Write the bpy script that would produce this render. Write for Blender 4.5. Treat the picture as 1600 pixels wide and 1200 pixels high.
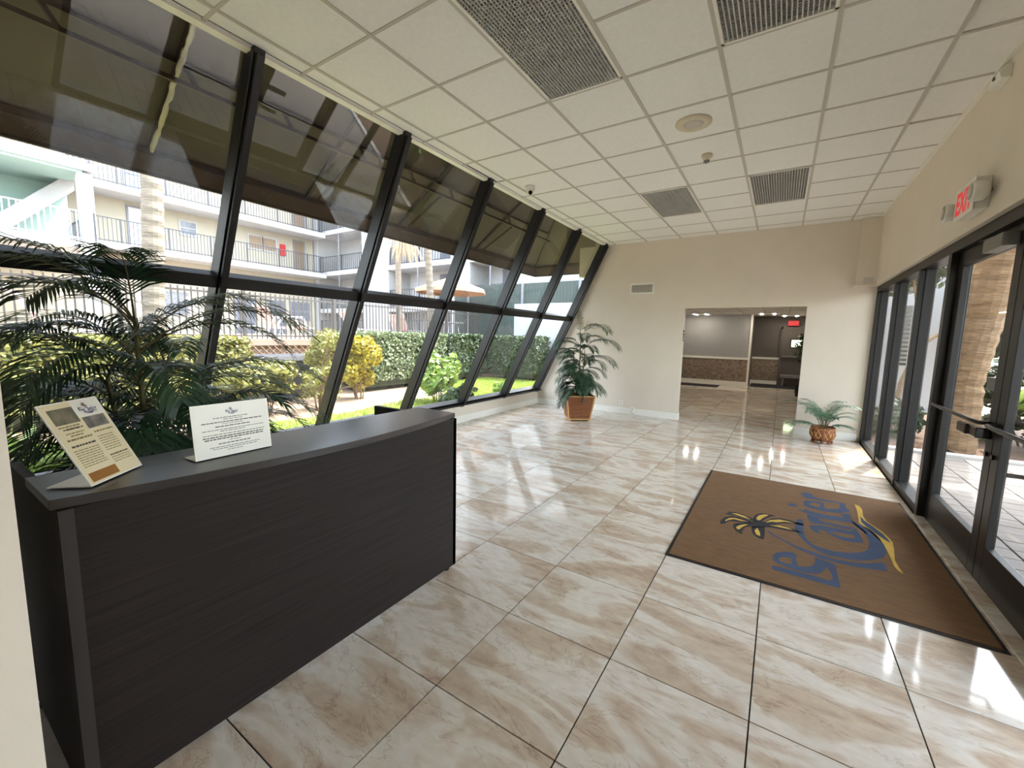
import bpy, math, random
from mathutils import Vector, Matrix, geometry
R = random.Random(7)
sc = bpy.context.scene
col = sc.collection
for o in list(bpy.data.objects): bpy.data.objects.remove(o)

# ------------------------------------------------------------------ camera
F, YAW, PITCH, ROLL, CH = 647.79, 0.5718, 0.1154, 0.0224, 1.5222
_cy, _sy, _cp, _sp = math.cos(YAW), math.sin(YAW), math.cos(PITCH), math.sin(PITCH)
_f = Vector((-_sy * _cp, _cy * _cp, -_sp))
_r0 = Vector((_cy, _sy, 0)); _u0 = _r0.cross(_f)
_r = _r0 * math.cos(ROLL) + _u0 * math.sin(ROLL)
_u = -_r0 * math.sin(ROLL) + _u0 * math.cos(ROLL)
CAM = Vector((0, 0, CH))
cd = bpy.data.cameras.new('camera'); cam = bpy.data.objects.new('camera', cd); col.objects.link(cam)
cam.matrix_world = Matrix(((_r.x, _u.x, -_f.x, 0), (_r.y, _u.y, -_f.y, 0), (_r.z, _u.z, -_f.z, CH), (0, 0, 0, 1)))
cd.sensor_width = 36; cd.sensor_fit = 'HORIZONTAL'; cd.lens = F / 1600 * 36
cd.clip_start = .02; cd.clip_end = 300
sc.camera = cam
def ray(x, y): return _f + _r * ((x - 800) / F) - _u * ((y - 600) / F)
def PZ(x, y, z): d = ray(x, y); return CAM + d * ((z - CH) / d.z)      # point on a horizontal plane
def PY(x, y, Y): d = ray(x, y); return CAM + d * (Y / d.y)             # point on a cross wall
def PX(x, y, X): d = ray(x, y); return CAM + d * (X / d.x)             # point on a side wall

# ------------------------------------------------------------------ light
SUN = Vector((.22, .52, 1)).normalized()
sl = bpy.data.lights.new('sun', 'SUN'); sl.energy = 3.8; sl.angle = .009; sl.color = (1, .95, .86)
so = bpy.data.objects.new('sun', sl); col.objects.link(so)
so.rotation_euler = SUN.to_track_quat('Z', 'Y').to_euler()
w = bpy.data.worlds.new('sky'); sc.world = w; w.use_nodes = True
nt = w.node_tree; bg = nt.nodes['Background']
sky = nt.nodes.new('ShaderNodeTexSky'); sky.sky_type = 'NISHITA'; sky.sun_disc = False
sky.sun_elevation = math.asin(SUN.z); sky.sun_rotation = math.atan2(SUN.x, SUN.y)
sky.air_density = 1.0; sky.dust_density = 2.5; sky.ozone_density = 1.0
hs = nt.nodes.new('ShaderNodeHueSaturation'); hs.inputs['Saturation'].default_value = .5; nt.links.new(sky.outputs[0], hs.inputs['Color'])
wm = nt.nodes.new('ShaderNodeMix'); wm.data_type = 'RGBA'; wm.blend_type = 'MULTIPLY'; wm.inputs[0].default_value = 1
nt.links.new(hs.outputs[0], wm.inputs[6]); wm.inputs[7].default_value = (.985, 1.0, 1.0, 1)     # daylight white balance
nt.links.new(wm.outputs[2], bg.inputs[0]); bg.inputs[1].default_value = .95
sc.view_settings.view_transform = 'Standard'; sc.view_settings.look = 'None'
sc.view_settings.gamma = 1; sc.view_settings.use_curve_mapping = False
sc.view_settings.exposure = 1.42

# ------------------------------------------------------------------ materials
def srgb(c):
    return tuple(((v / 255) / 12.92 if v / 255 <= .04045 else ((v / 255 + .055) / 1.055) ** 2.4) for v in c) + (1,)
MATS = {}
def mat(name, rgb, rough=.5, metal=0, var=.06, scale=8, bump=0, bscale=40, stretch=None, spec=None, coat=0, emit=None, estr=0):
    """principled with a little procedural colour variation and relief"""
    if name in MATS: return MATS[name]
    m = bpy.data.materials.new(name); m.use_nodes = True; MATS[name] = m
    n, l = m.node_tree.nodes, m.node_tree.links; b = n['Principled BSDF']
    c = srgb(rgb)
    b.inputs['Roughness'].default_value = rough; b.inputs['Metallic'].default_value = metal
    if spec is not None: b.inputs['Specular IOR Level'].default_value = spec
    if coat: b.inputs['Coat Weight'].default_value = coat; b.inputs['Coat Roughness'].default_value = .05
    tc = n.new('ShaderNodeTexCoord'); mp = n.new('ShaderNodeMapping'); l.new(tc.outputs['Object'], mp.inputs[0])
    if stretch: mp.inputs['Scale'].default_value = stretch
    nz = n.new('ShaderNodeTexNoise'); nz.inputs['Scale'].default_value = scale; nz.inputs['Detail'].default_value = 5
    l.new(mp.outputs[0], nz.inputs[0])
    cr = n.new('ShaderNodeValToRGB'); l.new(nz.outputs[0], cr.inputs[0])
    cr.color_ramp.elements[0].position = .3; cr.color_ramp.elements[1].position = .7
    cr.color_ramp.elements[0].color = tuple(v * (1 - var) for v in c[:3]) + (1,)
    cr.color_ramp.elements[1].color = tuple(min(1, v * (1 + var)) for v in c[:3]) + (1,)
    l.new(cr.outputs[0], b.inputs['Base Color'])
    if bump:
        nb = n.new('ShaderNodeTexNoise'); nb.inputs['Scale'].default_value = bscale; l.new(mp.outputs[0], nb.inputs[0])
        bp = n.new('ShaderNodeBump'); bp.inputs['Strength'].default_value = bump; bp.inputs['Distance'].default_value = .01
        l.new(nb.outputs[0], bp.inputs['Height']); l.new(bp.outputs[0], b.inputs['Normal'])
    if emit:
        b.inputs['Emission Color'].default_value = srgb(emit); b.inputs['Emission Strength'].default_value = estr
    return m
def leaf_mat(name, a, b_, rough=.45, trans=.25):
    """foliage: every leaf its own tint between two colours, a little light let through"""
    m = bpy.data.materials.new(name); m.use_nodes = True; MATS[name] = m
    n, l = m.node_tree.nodes, m.node_tree.links; p = n['Principled BSDF']; out = n['Material Output']
    g = n.new('ShaderNodeNewGeometry'); cr = n.new('ShaderNodeValToRGB'); l.new(g.outputs['Random Per Island'], cr.inputs[0])
    cr.color_ramp.elements[0].color = srgb(a); cr.color_ramp.elements[1].color = srgb(b_)
    l.new(cr.outputs[0], p.inputs['Base Color']); p.inputs['Roughness'].default_value = rough
    t = n.new('ShaderNodeBsdfTranslucent'); l.new(cr.outputs[0], t.inputs[0])
    mx = n.new('ShaderNodeMixShader'); mx.inputs[0].default_value = trans
    l.new(p.outputs[0], mx.inputs[1]); l.new(t.outputs[0], mx.inputs[2]); l.new(mx.outputs[0], out.inputs[0])
    return m
def glass_mat(name, tint=(1, 1, 1), dust=0):
    m = bpy.data.materials.new(name); m.use_nodes = True; MATS[name] = m
    n, l = m.node_tree.nodes, m.node_tree.links; out = n['Material Output']; n.remove(n['Principled BSDF'])
    tr = n.new('ShaderNodeBsdfTransparent'); tr.inputs[0].default_value = (*tint, 1)
    gl = n.new('ShaderNodeBsdfGlossy'); gl.inputs['Roughness'].default_value = .0
    lw = n.new('ShaderNodeLayerWeight')
    pw = n.new('ShaderNodeMath'); pw.operation = 'POWER'; pw.inputs[1].default_value = 5; l.new(lw.outputs['Facing'], pw.inputs[0])
    ma = n.new('ShaderNodeMath'); ma.operation = 'MULTIPLY_ADD'; ma.inputs[1].default_value = .36; ma.inputs[2].default_value = .045
    l.new(pw.outputs[0], ma.inputs[0])
    mx = n.new('ShaderNodeMixShader'); l.new(ma.outputs[0], mx.inputs[0]); l.new(tr.outputs[0], mx.inputs[1]); l.new(gl.outputs[0], mx.inputs[2])
    l.new(mx.outputs[0], out.inputs[0]); return m
def marble_mat():
    m = bpy.data.materials.new('floor_marble'); m.use_nodes = True; MATS['floor_marble'] = m
    n, l = m.node_tree.nodes, m.node_tree.links; b = n['Principled BSDF']
    tc = n.new('ShaderNodeTexCoord'); oi = n.new('ShaderNodeObjectInfo')
    cb = n.new('ShaderNodeCombineXYZ')
    for k, s in enumerate((37, 91, 53)):
        mm = n.new('ShaderNodeMath'); mm.operation = 'MULTIPLY'; mm.inputs[1].default_value = s
        l.new(oi.outputs['Random'], mm.inputs[0]); l.new(mm.outputs[0], cb.inputs[k])
    ad = n.new('ShaderNodeVectorMath'); ad.operation = 'ADD'; l.new(tc.outputs['Object'], ad.inputs[0]); l.new(cb.outputs[0], ad.inputs[1])
    def nz(sx, sy, scale, det, dist=0, rough=.55):
        mp = n.new('ShaderNodeMapping'); mp.inputs['Scale'].default_value = (sx, sy, 1); mp.inputs['Rotation'].default_value = (0, 0, .12); l.new(ad.outputs[0], mp.inputs[0])
        t = n.new('ShaderNodeTexNoise'); t.inputs['Scale'].default_value = scale; t.inputs['Detail'].default_value = det
        t.inputs['Distortion'].default_value = dist; t.inputs['Roughness'].default_value = rough; l.new(mp.outputs[0], t.inputs[0]); return t
    a = nz(.9, 2.4, 1.7, 4, .7, .48)
    cr = n.new('ShaderNodeValToRGB'); l.new(a.outputs[0], cr.inputs[0]); e = cr.color_ramp.elements
    e[0].position = .26; e[0].color = srgb((182, 160, 138)); e[1].position = .76; e[1].color = srgb((202, 186, 168))
    for p_, c_ in ((.37, (195, 175, 154)), (.45, (203, 187, 168)), (.485, (217, 207, 193)), (.55, (220, 212, 200)), (.6, (209, 195, 178)), (.66, (194, 173, 152))):
        k = e.new(p_); k.color = srgb(c_)
    f = nz(1, 2, 14, 5, .3)
    mx = n.new('ShaderNodeMix'); mx.data_type = 'RGBA'; mx.blend_type = 'OVERLAY'; mx.inputs[0].default_value = .35
    l.new(cr.outputs[0], mx.inputs[6]); l.new(f.outputs[0], mx.inputs[7])
    v = nz(.7, 1.9, 2.6, 9, .9, .62)
    vr = n.new('ShaderNodeValToRGB'); l.new(v.outputs[0], vr.inputs[0]); q = vr.color_ramp.elements
    q[0].position = .488; q[0].color = (1, 1, 1, 1); q[1].position = .5; q[1].color = (.66, .58, .51, 1)
    k = q.new(.506); k.color = (1, 1, 1, 1)
    m2 = n.new('ShaderNodeMix'); m2.data_type = 'RGBA'; m2.blend_type = 'MULTIPLY'; m2.inputs[0].default_value = .75
    l.new(mx.outputs[2], m2.inputs[6]); l.new(vr.outputs[0], m2.inputs[7]); l.new(m2.outputs[2], b.inputs['Base Color'])
    b.inputs['Roughness'].default_value = .07; b.inputs['Specular IOR Level'].default_value = .6
    w_ = nz(1, 1, 7, 2); bp = n.new('ShaderNodeBump'); bp.inputs['Strength'].default_value = .02; bp.inputs['Distance'].default_value = .004
    l.new(w_.outputs[0], bp.inputs['Height']); l.new(bp.outputs[0], b.inputs['Normal'])
    return m
def brick_mat(name, c1, c2, mortar, scale, rough=.8, bw=.5, rh=.25, msize=.02, rot=None):
    m = bpy.data.materials.new(name); m.use_nodes = True; MATS[name] = m
    n, l = m.node_tree.nodes, m.node_tree.links; b = n['Principled BSDF']
    tc = n.new('ShaderNodeTexCoord'); mp = n.new('ShaderNodeMapping'); l.new(tc.outputs['Object'], mp.inputs[0])
    if rot: mp.inputs['Rotation'].default_value = rot
    t = n.new('ShaderNodeTexBrick'); l.new(mp.outputs[0], t.inputs[0])
    t.inputs['Color1'].default_value = srgb(c1); t.inputs['Color2'].default_value = srgb(c2); t.inputs['Mortar'].default_value = srgb(mortar)
    t.inputs['Scale'].default_value = scale; t.inputs['Brick Width'].default_value = bw; t.inputs['Row Height'].default_value = rh; t.inputs['Mortar Size'].default_value = msize
    l.new(t.outputs[0], b.inputs['Base Color']); b.inputs['Roughness'].default_value = rough
    return m
mat('wall_paint', (220, 208, 191), .75, var=.02, scale=3, bump=.03, bscale=120)
mat('white_paint', (236, 232, 222), .45, var=.02)
mat('ceiling_tile_white', (240, 237, 232), .9, var=.025, scale=30, bump=.08, bscale=200)
mat('tee_bar', (196, 189, 178), .6, var=.02)  # toned below the tile white, shadow along the bars put into the colour
mat('grout', (44, 35, 28), .9)
mat('black_frame', (22, 19, 18), .38, metal=.2, var=.08, scale=3)
mat('bronze_frame', (34, 31, 29), .42, metal=.3, var=.08, scale=3)
mat('desk_wood', (36, 30, 28), .5, spec=.18, var=.3, scale=3, stretch=(8, .6, 26), bump=.04, bscale=4)
mat('desk_top', (48, 44, 43), .28, spec=.7, var=.08, scale=5, stretch=(20, 1, 1))
mat('dark_edge', (42, 37, 36), .5)
mat('acrylic_white', (240, 236, 226), .22, var=.01)
mat('paper_cream', (226, 212, 176), .25, var=.02)
mat('paper_white', (232, 229, 218), .25, var=.02)
mat('ink', (62, 58, 54), .6); mat('ink_olive', (120, 108, 66), .6); mat('brown_print', (150, 100, 40), .4)
mat('ink_blue', (42, 58, 110), .5)
mat('photo_print', (112, 106, 88), .35, var=.5, scale=30); mat('photo_print_grey', (120, 116, 112), .35, var=.55, scale=34)
mat('mat_pile', (114, 82, 48), .95, var=.16, scale=9, stretch=(1, 4, 1), bump=.5, bscale=500)
mat('mat_rubber', (26, 22, 22), .7)
mat('mat_blue', (52, 66, 92), .95, var=.12, bump=.4, bscale=500); mat('mat_black', (26, 22, 26), .95, bump=.4, bscale=500)
mat('mat_gold', (196, 160, 66), .95, var=.1, bump=.4, bscale=500)
mat('louver_metal', (196, 194, 190), .4, metal=.2, var=.05); mat('louver_dark', (150, 146, 142), .6)
mat('plastic_white', (228, 224, 212), .4, var=.02); mat('plastic_beige', (208, 197, 172), .5, var=.02); mat('lens_black', (12, 12, 14), .1)
mat('exit_red', (196, 30, 44), .4, emit=(200, 30, 40), estr=.25); mat('grey_metal', (128, 126, 122), .4, metal=.5)
mat('dark_metal', (44, 40, 38), .45, metal=.3)
mat('rattan', (138, 82, 46), .6, var=.45, scale=26, stretch=(1, 1, 5), bump=.6, bscale=70)
mat('bamboo', (196, 150, 92), .5, var=.12, scale=20)
mat('soil', (52, 40, 32), .95, var=.3, bump=.6)
leaf_mat('palm_leaf', (24, 50, 32), (50, 84, 52), .5, .12); mat('palm_stem', (92, 84, 50), .6, var=.25)
leaf_mat('palm_leaf_soft', (40, 82, 58), (84, 130, 98), .45, .15)
glass_mat('clear_glass', (.97, .98, .97)); glass_mat('door_glass', (.95, .96, .95))
marble_mat()
# outdoors
def canvas():
    m = mat('awning_canvas', (90, 79, 70), .85, var=.1, scale=2.5); n, l = m.node_tree.nodes, m.node_tree.links
    p = n['Principled BSDF']; t = n.new('ShaderNodeBsdfTranslucent'); t.inputs[0].default_value = srgb((120, 104, 86))
    mx = n.new('ShaderNodeMixShader'); mx.inputs[0].default_value = .03
    l.new(p.outputs[0], mx.inputs[1]); l.new(t.outputs[0], mx.inputs[2]); l.new(mx.outputs[0], n['Material Output'].inputs[0])
canvas()
mat('awning_valance', (96, 80, 66), .85, var=.1); mat('awning_steel', (52, 38, 32), .6); mat('lacing', (186, 174, 152), .7, var=.15)
mat('lawn_soil', (132, 140, 66), .95, var=.25, scale=14, bump=.4); leaf_mat('grass_blade', (112, 138, 46), (160, 176, 80), .6, .25)
mat('mulch', (136, 116, 95), .95, var=.35, scale=26, bump=1, bscale=60)
leaf_mat('hedge_leaf', (74, 92, 58), (136, 146, 104), .5, .2); leaf_mat('yellow_leaf', (140, 128, 36), (196, 178, 52), .5, .25)
leaf_mat('olive_leaf', (92, 98, 44), (150, 144, 76), .5, .25); leaf_mat('lime_leaf', (96, 128, 44), (160, 184, 92), .45, .25)
leaf_mat('dark_and_shaded_leaf', (36, 54, 34), (80, 98, 64), .45, .15); leaf_mat('red_leaf', (150, 40, 60), (196, 80, 90), .45, .2)  # the dark green also stands for shade on two garden hedges
mat('twig', (122, 100, 76), .85, var=.2); mat('hedge_core', (50, 58, 36), .95, var=.3)
mat('stucco_white', (176, 176, 176), .85, var=.02, scale=2); mat('stucco_cream', (176, 168, 150), .85, var=.03, scale=2)
mat('mint_paint', (140, 164, 156), .8, var=.02); mat('stucco_grey', (158, 157, 155), .85, var=.03)
mat('concrete', (160, 154, 146), .9, var=.06, scale=4); mat('railing_grey', (62, 64, 72), .5); mat('railing_white', (196, 196, 196), .5)
mat('fence_bronze', (78, 73, 69), .5, metal=.2); mat('lattice_tan', (168, 138, 110), .8, var=.1); mat('deck_fascia', (142, 122, 106), .8, var=.08)
mat('deck_top', (160, 146, 134), .9, var=.05); mat('bin_black', (34, 35, 40), .7)
mat('trunk_palm', (116, 106, 93), .9, var=.28, scale=5, stretch=(1, 1, 9), bump=.9, bscale=6)
mat('trunk_brown', (128, 102, 74), .9, var=.45, scale=5, stretch=(2, 2, 14), bump=1, bscale=8)
mat('dry_frond', (178, 150, 118), .9, var=.25); mat('strap_pink', (196, 150, 140), .7, var=.08); mat('umbrella_peach', (190, 150, 124), .8, var=.05)
mat('screen_green', (66, 76, 72), .85, var=.12, scale=12, stretch=(6, 1, 1)); mat('screen_mesh', (120, 124, 130), .8, var=.05)
mat('door_tan', (132, 112, 92), .6, var=.05); mat('door_grey', (206, 204, 206), .6); mat('frame_grey', (128, 128, 134), .6)
mat('pane_dark', (112, 116, 124), .12, var=.2); mat('pane_blue', (150, 176, 208), .12, var=.1); mat('board_tan', (146, 126, 104), .7, var=.08)
mat('alarm_red', (186, 36, 40), .5); mat('roof_tar', (120, 116, 110), .9)
mat('paver', (116, 109, 104), .85, var=.12, scale=10, bump=.3); mat('paver_bed', (110, 102, 94), .95); mat('kerb', (184, 180, 174), .85)
mat('bark_mulch', (96, 72, 56), .95, var=.4, scale=30, bump=1)
mat('hall_wall', (156, 154, 152), .8, var=.02); mat('hall_dark', (92, 84, 78), .8, var=.03)
brick_mat('stone_wainscot', (168, 148, 128), (112, 98, 86), (96, 84, 74), 7, .85, .5, .16, .012, (math.pi / 2, 0, 0))
mat('mat_dark', (30, 28, 34), .95); mat('lamp_glow', (255, 250, 240), .4, emit=(255, 246, 230), estr=22); mat('bench_grey', (126, 122, 122), .7)
mat('hall_window_glow', (200, 220, 190), .3, emit=(214, 236, 190), estr=1.6)

# ------------------------------------------------------------------ mesh helpers
ORG = {}
class MB:
    def __init__(s): s.v = []; s.f = []
    def quad(s, *p):
        b = len(s.v); s.v += [tuple(q) for q in p]; s.f.append(tuple(range(b, b + len(p)))); return s
    def box(s, x0, x1, y0, y1, z0, z1):
        b = len(s.v)
        s.v += [(x, y, z) for z in (z0, z1) for y in (y0, y1) for x in (x0, x1)]
        s.f += [tuple(b + i for i in q) for q in ((0, 2, 3, 1), (4, 5, 7, 6), (0, 1, 5, 4), (2, 6, 7, 3), (0, 4, 6, 2), (1, 3, 7, 5))]; return s
    def bar(s, p0, p1, wx, wz, up=(0, 0, 1)):
        """rectangular bar from p0 to p1"""
        p0, p1 = Vector(p0), Vector(p1); d = (p1 - p0).normalized(); up = Vector(up)
        if abs(d.dot(up)) > .98: up = Vector((1, 0, 0))
        a = d.cross(up).normalized() * (wx / 2); c = a.cross(d).normalized() * (wz / 2); b = len(s.v)
        for p in (p0, p1): s.v += [tuple(p + q) for q in (-a - c, a - c, a + c, -a + c)]
        s.f += [tuple(b + i for i in q) for q in ((0, 1, 2, 3), (7, 6, 5, 4), (0, 4, 5, 1), (1, 5, 6, 2), (2, 6, 7, 3), (3, 7, 4, 0))]; return s
    def tube(s, pts, rad, n=8, cap=True):
        pts = [Vector(p) for p in pts]; rad = rad if isinstance(rad, (list, tuple)) else [rad] * len(pts); b = len(s.v)
        ref = Vector((.31, .17, .93))
        for i, p in enumerate(pts):
            d = (pts[min(i + 1, len(pts) - 1)] - pts[max(i - 1, 0)]).normalized()
            if abs(d.dot(ref)) > .97: ref = Vector((1, 0, 0))
            a = d.cross(ref).normalized(); c = d.cross(a)
            s.v += [tuple(p + (a * math.cos(2 * math.pi * k / n) + c * math.sin(2 * math.pi * k / n)) * rad[i]) for k in range(n)]
        for i in range(len(pts) - 1):
            for k in range(n):
                k2 = (k + 1) % n; s.f.append((b + i * n + k, b + i * n + k2, b + (i + 1) * n + k2, b + (i + 1) * n + k))
        if cap:
            s.f.append(tuple(b + k for k in reversed(range(n)))); e = b + (len(pts) - 1) * n; s.f.append(tuple(e + k for k in range(n)))
        return s
    def prism(s, poly, axis, a0, a1):
        """extrude a polygon; axis 'y': poly is (x,z), 'z': (x,y), 'x': (y,z)"""
        def m(p, a): return {'y': (p[0], a, p[1]), 'z': (p[0], p[1], a), 'x': (a, p[0], p[1])}[axis]
        b = len(s.v); n = len(poly); s.v += [m(p, a0) for p in poly] + [m(p, a1) for p in poly]
        s.f += [tuple(b + i for i in range(n)), tuple(b + n + i for i in reversed(range(n)))]
        s.f += [(b + i, b + n + i, b + n + (i + 1) % n, b + (i + 1) % n) for i in range(n)]; return s
    def lathe(s, prof, n=24, c=(0, 0, 0), axis='z'):
        b = len(s.v)
        for r, h in prof:
            for k in range(n):
                x, y = r * math.cos(2 * math.pi * k / n), r * math.sin(2 * math.pi * k / n)
                p = (x, y, h) if axis == 'z' else (h, x, y) if axis == 'x' else (x, h, y)
                s.v.append((c[0] + p[0], c[1] + p[1], c[2] + p[2]))
        for i in range(len(prof) - 1):
            for k in range(n):
                k2 = (k + 1) % n; s.f.append((b + i * n + k, b + i * n + k2, b + (i + 1) * n + k2, b + (i + 1) * n + k))
        s.f.append(tuple(b + k for k in reversed(range(n)))); e = b + (len(prof) - 1) * n; s.f.append(tuple(e + k for k in range(n)))
        return s
    def mesh(s, name, material, org=(0, 0, 0), smooth=False):
        me = bpy.data.meshes.new(name)
        me.from_pydata([(x - org[0], y - org[1], z - org[2]) for x, y, z in s.v], [], s.f)
        me.materials.append(MATS[material])
        if smooth: me.polygons.foreach_set('use_smooth', [True] * len(me.polygons))
        me.validate(); me.update(); return me
    def build(s, name, material, parent=None, smooth=False, bevel=0, org=None, stuff=False):
        o0 = ORG[parent.name] if parent else Vector((0, 0, 0))
        og = o0 if org is None else Vector(org)
        o = bpy.data.objects.new(name, s.mesh(name, material, og, smooth)); col.objects.link(o)
        o.parent = parent; o.location = og - o0; ORG[o.name] = og
        if bevel:
            m = o.modifiers.new('bevel', 'BEVEL'); m.width = bevel; m.segments = 2; m.limit_method = 'ANGLE'
        if stuff: o['kind'] = 'stuff'
        return o
def thing(name, label, cat, loc=(0, 0, 0), group=None):
    o = bpy.data.objects.new(name, None); col.objects.link(o); o.location = loc; o.empty_display_size = .1
    ORG[o.name] = Vector(loc); return tag(o, label, cat, group)
def tag(o, label, cat, group=None):
    o['label'] = label; o['category'] = cat
    if group: o['group'] = group
    return o
def struct(o, label=None):
    o['kind'] = 'structure'
    if label: o['label'] = label
    return o
def sroot(name, loc=(0, 0, 0), label=None):
    o = bpy.data.objects.new(name, None); col.objects.link(o); o.location = loc; ORG[o.name] = Vector(loc); return struct(o, label)
def inst(src, loc, parent, name=None):
    """another piece sharing its mesh; loc in the parent's frame"""
    o = src.copy(); col.objects.link(o); o.parent = parent; o.location = loc; return o
def copy_tree(o, parent=None):
    c = o.copy(); col.objects.link(c); c.parent = parent
    for ch in o.children: copy_tree(ch, c)
    return c
def text_mb(txt, size, origin, right, up, depth=.002):
    """lettering as geometry: built-in font, laid out along right/up"""
    cu = bpy.data.curves.new('lettering', 'FONT'); cu.body = txt; cu.size = size; cu.extrude = 0; cu.resolution_u = 3; cu.offset = .008 * size / .2
    to = bpy.data.objects.new('lettering', cu); col.objects.link(to)
    me = to.to_mesh(); right, up, origin = Vector(right), Vector(up), Vector(origin)
    b = MB(); b.v = [tuple(origin + right * v.co.x + up * v.co.y) for v in me.vertices]; b.f = [tuple(p.vertices) for p in me.polygons]
    wd = max(v.co.x for v in me.vertices); to.to_mesh_clear(); bpy.data.objects.remove(to); bpy.data.curves.remove(cu)
    return b, wd

# ------------------------------------------------------------------ dimensions of the lobby
HC = 3.3645; YB = 8.2467; XR = 1.10; XF = 1.135          # ceiling, back wall, wall over the storefront, storefront face
XG0, ZG0, XG1, ZG1 = -4.60, .325, -3.11, HC              # sloping glazing: foot and head
FX, FY, FT = -1.7242, 2.3796, .5791                      # floor tile lattice
CX, CY, CT = -1.7011, 3.0908, .61                        # ceiling grid lattice
DL, DR, DH = -1.555, .30, 2.10                           # doorway to the hall
YN = -3.0

# floor and its tiles
floor = struct(MB().box(-4.75, 1.3, YN, YB + .14, -.12, -.006).build('floor', 'grout'), 'polished beige marble tile floor of the lobby')
proto = None
tiles = []
def add_tile(x0, x1, y0, y1, par):
    global proto
    g = .003; x0, x1, y0, y1 = x0 + g, x1 - g, y0 + g, y1 - g
    if x1 - x0 < .02 or y1 - y0 < .02: return
    cxx, cyy = (x0 + x1) / 2, (y0 + y1) / 2
    full = abs(x1 - x0 - FT + 2 * g) < 1e-4 and abs(y1 - y0 - FT + 2 * g) < 1e-4
    if full and proto: return inst(proto, (cxx, cyy, 0), par)
    o = MB().box(x0, x1, y0, y1, -.008, 0).build('floor_tile', 'floor_marble', par, org=(cxx, cyy, 0))
    if full: proto = o
    return o
for i in range(-6, 7):
    for j in range(-10, 12):
        x0, y0 = FX + i * FT, FY + j * FT
        X0, X1, Y0, Y1 = max(x0, -4.6), min(x0 + FT, 1.13), max(y0, YN), min(y0 + FT, YB + .14)
        if X1 <= X0 or Y1 <= Y0: continue
        if X1 < -1.5 and Y1 < .12: continue
        if Y1 > YB and Y0 < YB and not (x0 + FT > DL and x0 < DR): Y1 = YB
        if Y0 >= YB and (x0 + FT < DL or x0 > DR): continue
        add_tile(X0, X1, Y0, Y1, floor)
# ceiling: deck, tiles, tee grid
ceiling = struct(MB().box(-3.2, 1.25, YN, YB + .1, HC + .03, HC + .14).build('ceiling', 'white_paint'), 'suspended ceiling of square white tiles in a tee grid')
LIGHTS = {(0, -2), (0, -1), (2, -2), (2, -1), (0, 4), (0, 5), (2, 4), (2, 5)}
cproto = None
xl = [-3.11] + [CX + CT * k for k in range(-2, 5)] + [XR]
yl = [YN] + [CY + CT * k for k in range(-9, 9)] + [YB]
for a in range(len(xl) - 1):
    for b in range(len(yl) - 1):
        ki, kj = a - 3, b - 10
        if (ki, kj) in LIGHTS: continue
        x0, x1, y0, y1 = xl[a] + .003, xl[a + 1] - .003, yl[b] + .003, yl[b + 1] - .003
        c = ((x0 + x1) / 2, (y0 + y1) / 2, HC)
        full = abs(x1 - x0 - CT + .006) < 1e-4 and abs(y1 - y0 - CT + .006) < 1e-4
        if full and cproto: o = inst(cproto, c, ceiling)
        else:
            o = MB().box(x0, x1, y0, y1, HC + .006, HC + .022).build('ceiling_tile', 'ceiling_tile_white', ceiling, org=c)
            if full: cproto = o
        if (ki, kj) in ((4, 0), (4, 2), (-3, 1)): o.location.z += .004; o.rotation_euler = (0, .006, 0)
for x in xl[1:-1]: MB().box(x - .012, x + .012, YN, YB, HC, HC + .012).build('grid_bar', 'tee_bar', ceiling)
for bi, y in enumerate(yl[1:-1]):
    kj = bi - 9; seg = [-3.11]
    for ki in (0, 2):
        if (ki, kj) in LIGHTS and (ki, kj - 1) in LIGHTS: seg += [CX + CT * ki, CX + CT * (ki + 1)]
    seg.append(XR)
    for x0, x1 in zip(seg[::2], seg[1::2]): MB().box(x0, x1, y - .011, y + .011, HC + .0015, HC + .011).build('grid_bar', 'tee_bar', ceiling)
struct(MB().box(XR - .035, XR, YN, YB, HC - .004, HC + .01).build('trim_1', 'white_paint'))
struct(MB().box(-3.15, -3.085, YN, YB, HC - .012, HC + .02).build('trim_2', 'white_paint'))
struct(MB().box(-3.35, 1.45, YN - .2, YB + .14, HC + .15, HC + .55).build('roof', 'roof_tar'))
struct(MB().box(-3.3, -3.16, YN - .2, YB + .14, HC + .16, HC + 1.5).build('wall_fascia', 'awning_valance'))

# walls
slope = (XG1 - XG0) / (ZG1 - ZG0)
struct(MB().prism([(-4.74, -.05), (-4.74, ZG0), (XG0 - .1, ZG0), (XG1 - .1, HC + .14), (XR + .14, HC + .14), (XR + .14, -.05), (DR, -.05), (DR, DH), (DL, DH), (DL, -.05)], 'y', YB, YB + .13)
       .build('wall_back', 'wall_paint'), 'beige painted end wall with an open doorway')
struct(MB().box(XR, XR + .16, YN, YB, 2.375, HC + .14).box(XR, XR + .16, -.76, 1.6, -.05, 2.375).box(XR, XR + .16, YN, -2.64, -.05, 2.375).build('wall_right', 'wall_paint'), 'beige wall above the black storefront')
struct(MB().box(-4.75, -4.60, .15, YB, -.05, ZG0 - .015).build('wall_left', 'wall_paint'))
struct(MB().box(-4.8, -1.43, YN, .15, -.05, HC + .14).build('wall_near', 'wall_paint'), 'beige wall end beside the reception desk')
struct(MB().box(-1.43, XR, YN - .15, YN, -.05, HC + .14).build('wall_behind', 'wall_paint'))
def bboard(name, x0, x1, y0, y1, h=.125): return struct(MB().box(x0, x1, y0, y1, 0, h).build(name, 'white_paint', bevel=.004))
bboard('baseboard_back', -4.585, DL - .002, YB - .016, YB); bboard('baseboard_back', DR + .002, XR, YB - .016, YB)
bboard('baseboard_left', -4.6, -4.584, .15, YB - .016)
bboard('baseboard_jamb', DL, DL + .014, YB - .016, YB + .12); bboard('baseboard_jamb', DR - .014, DR, YB - .016, YB + .12)
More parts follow.
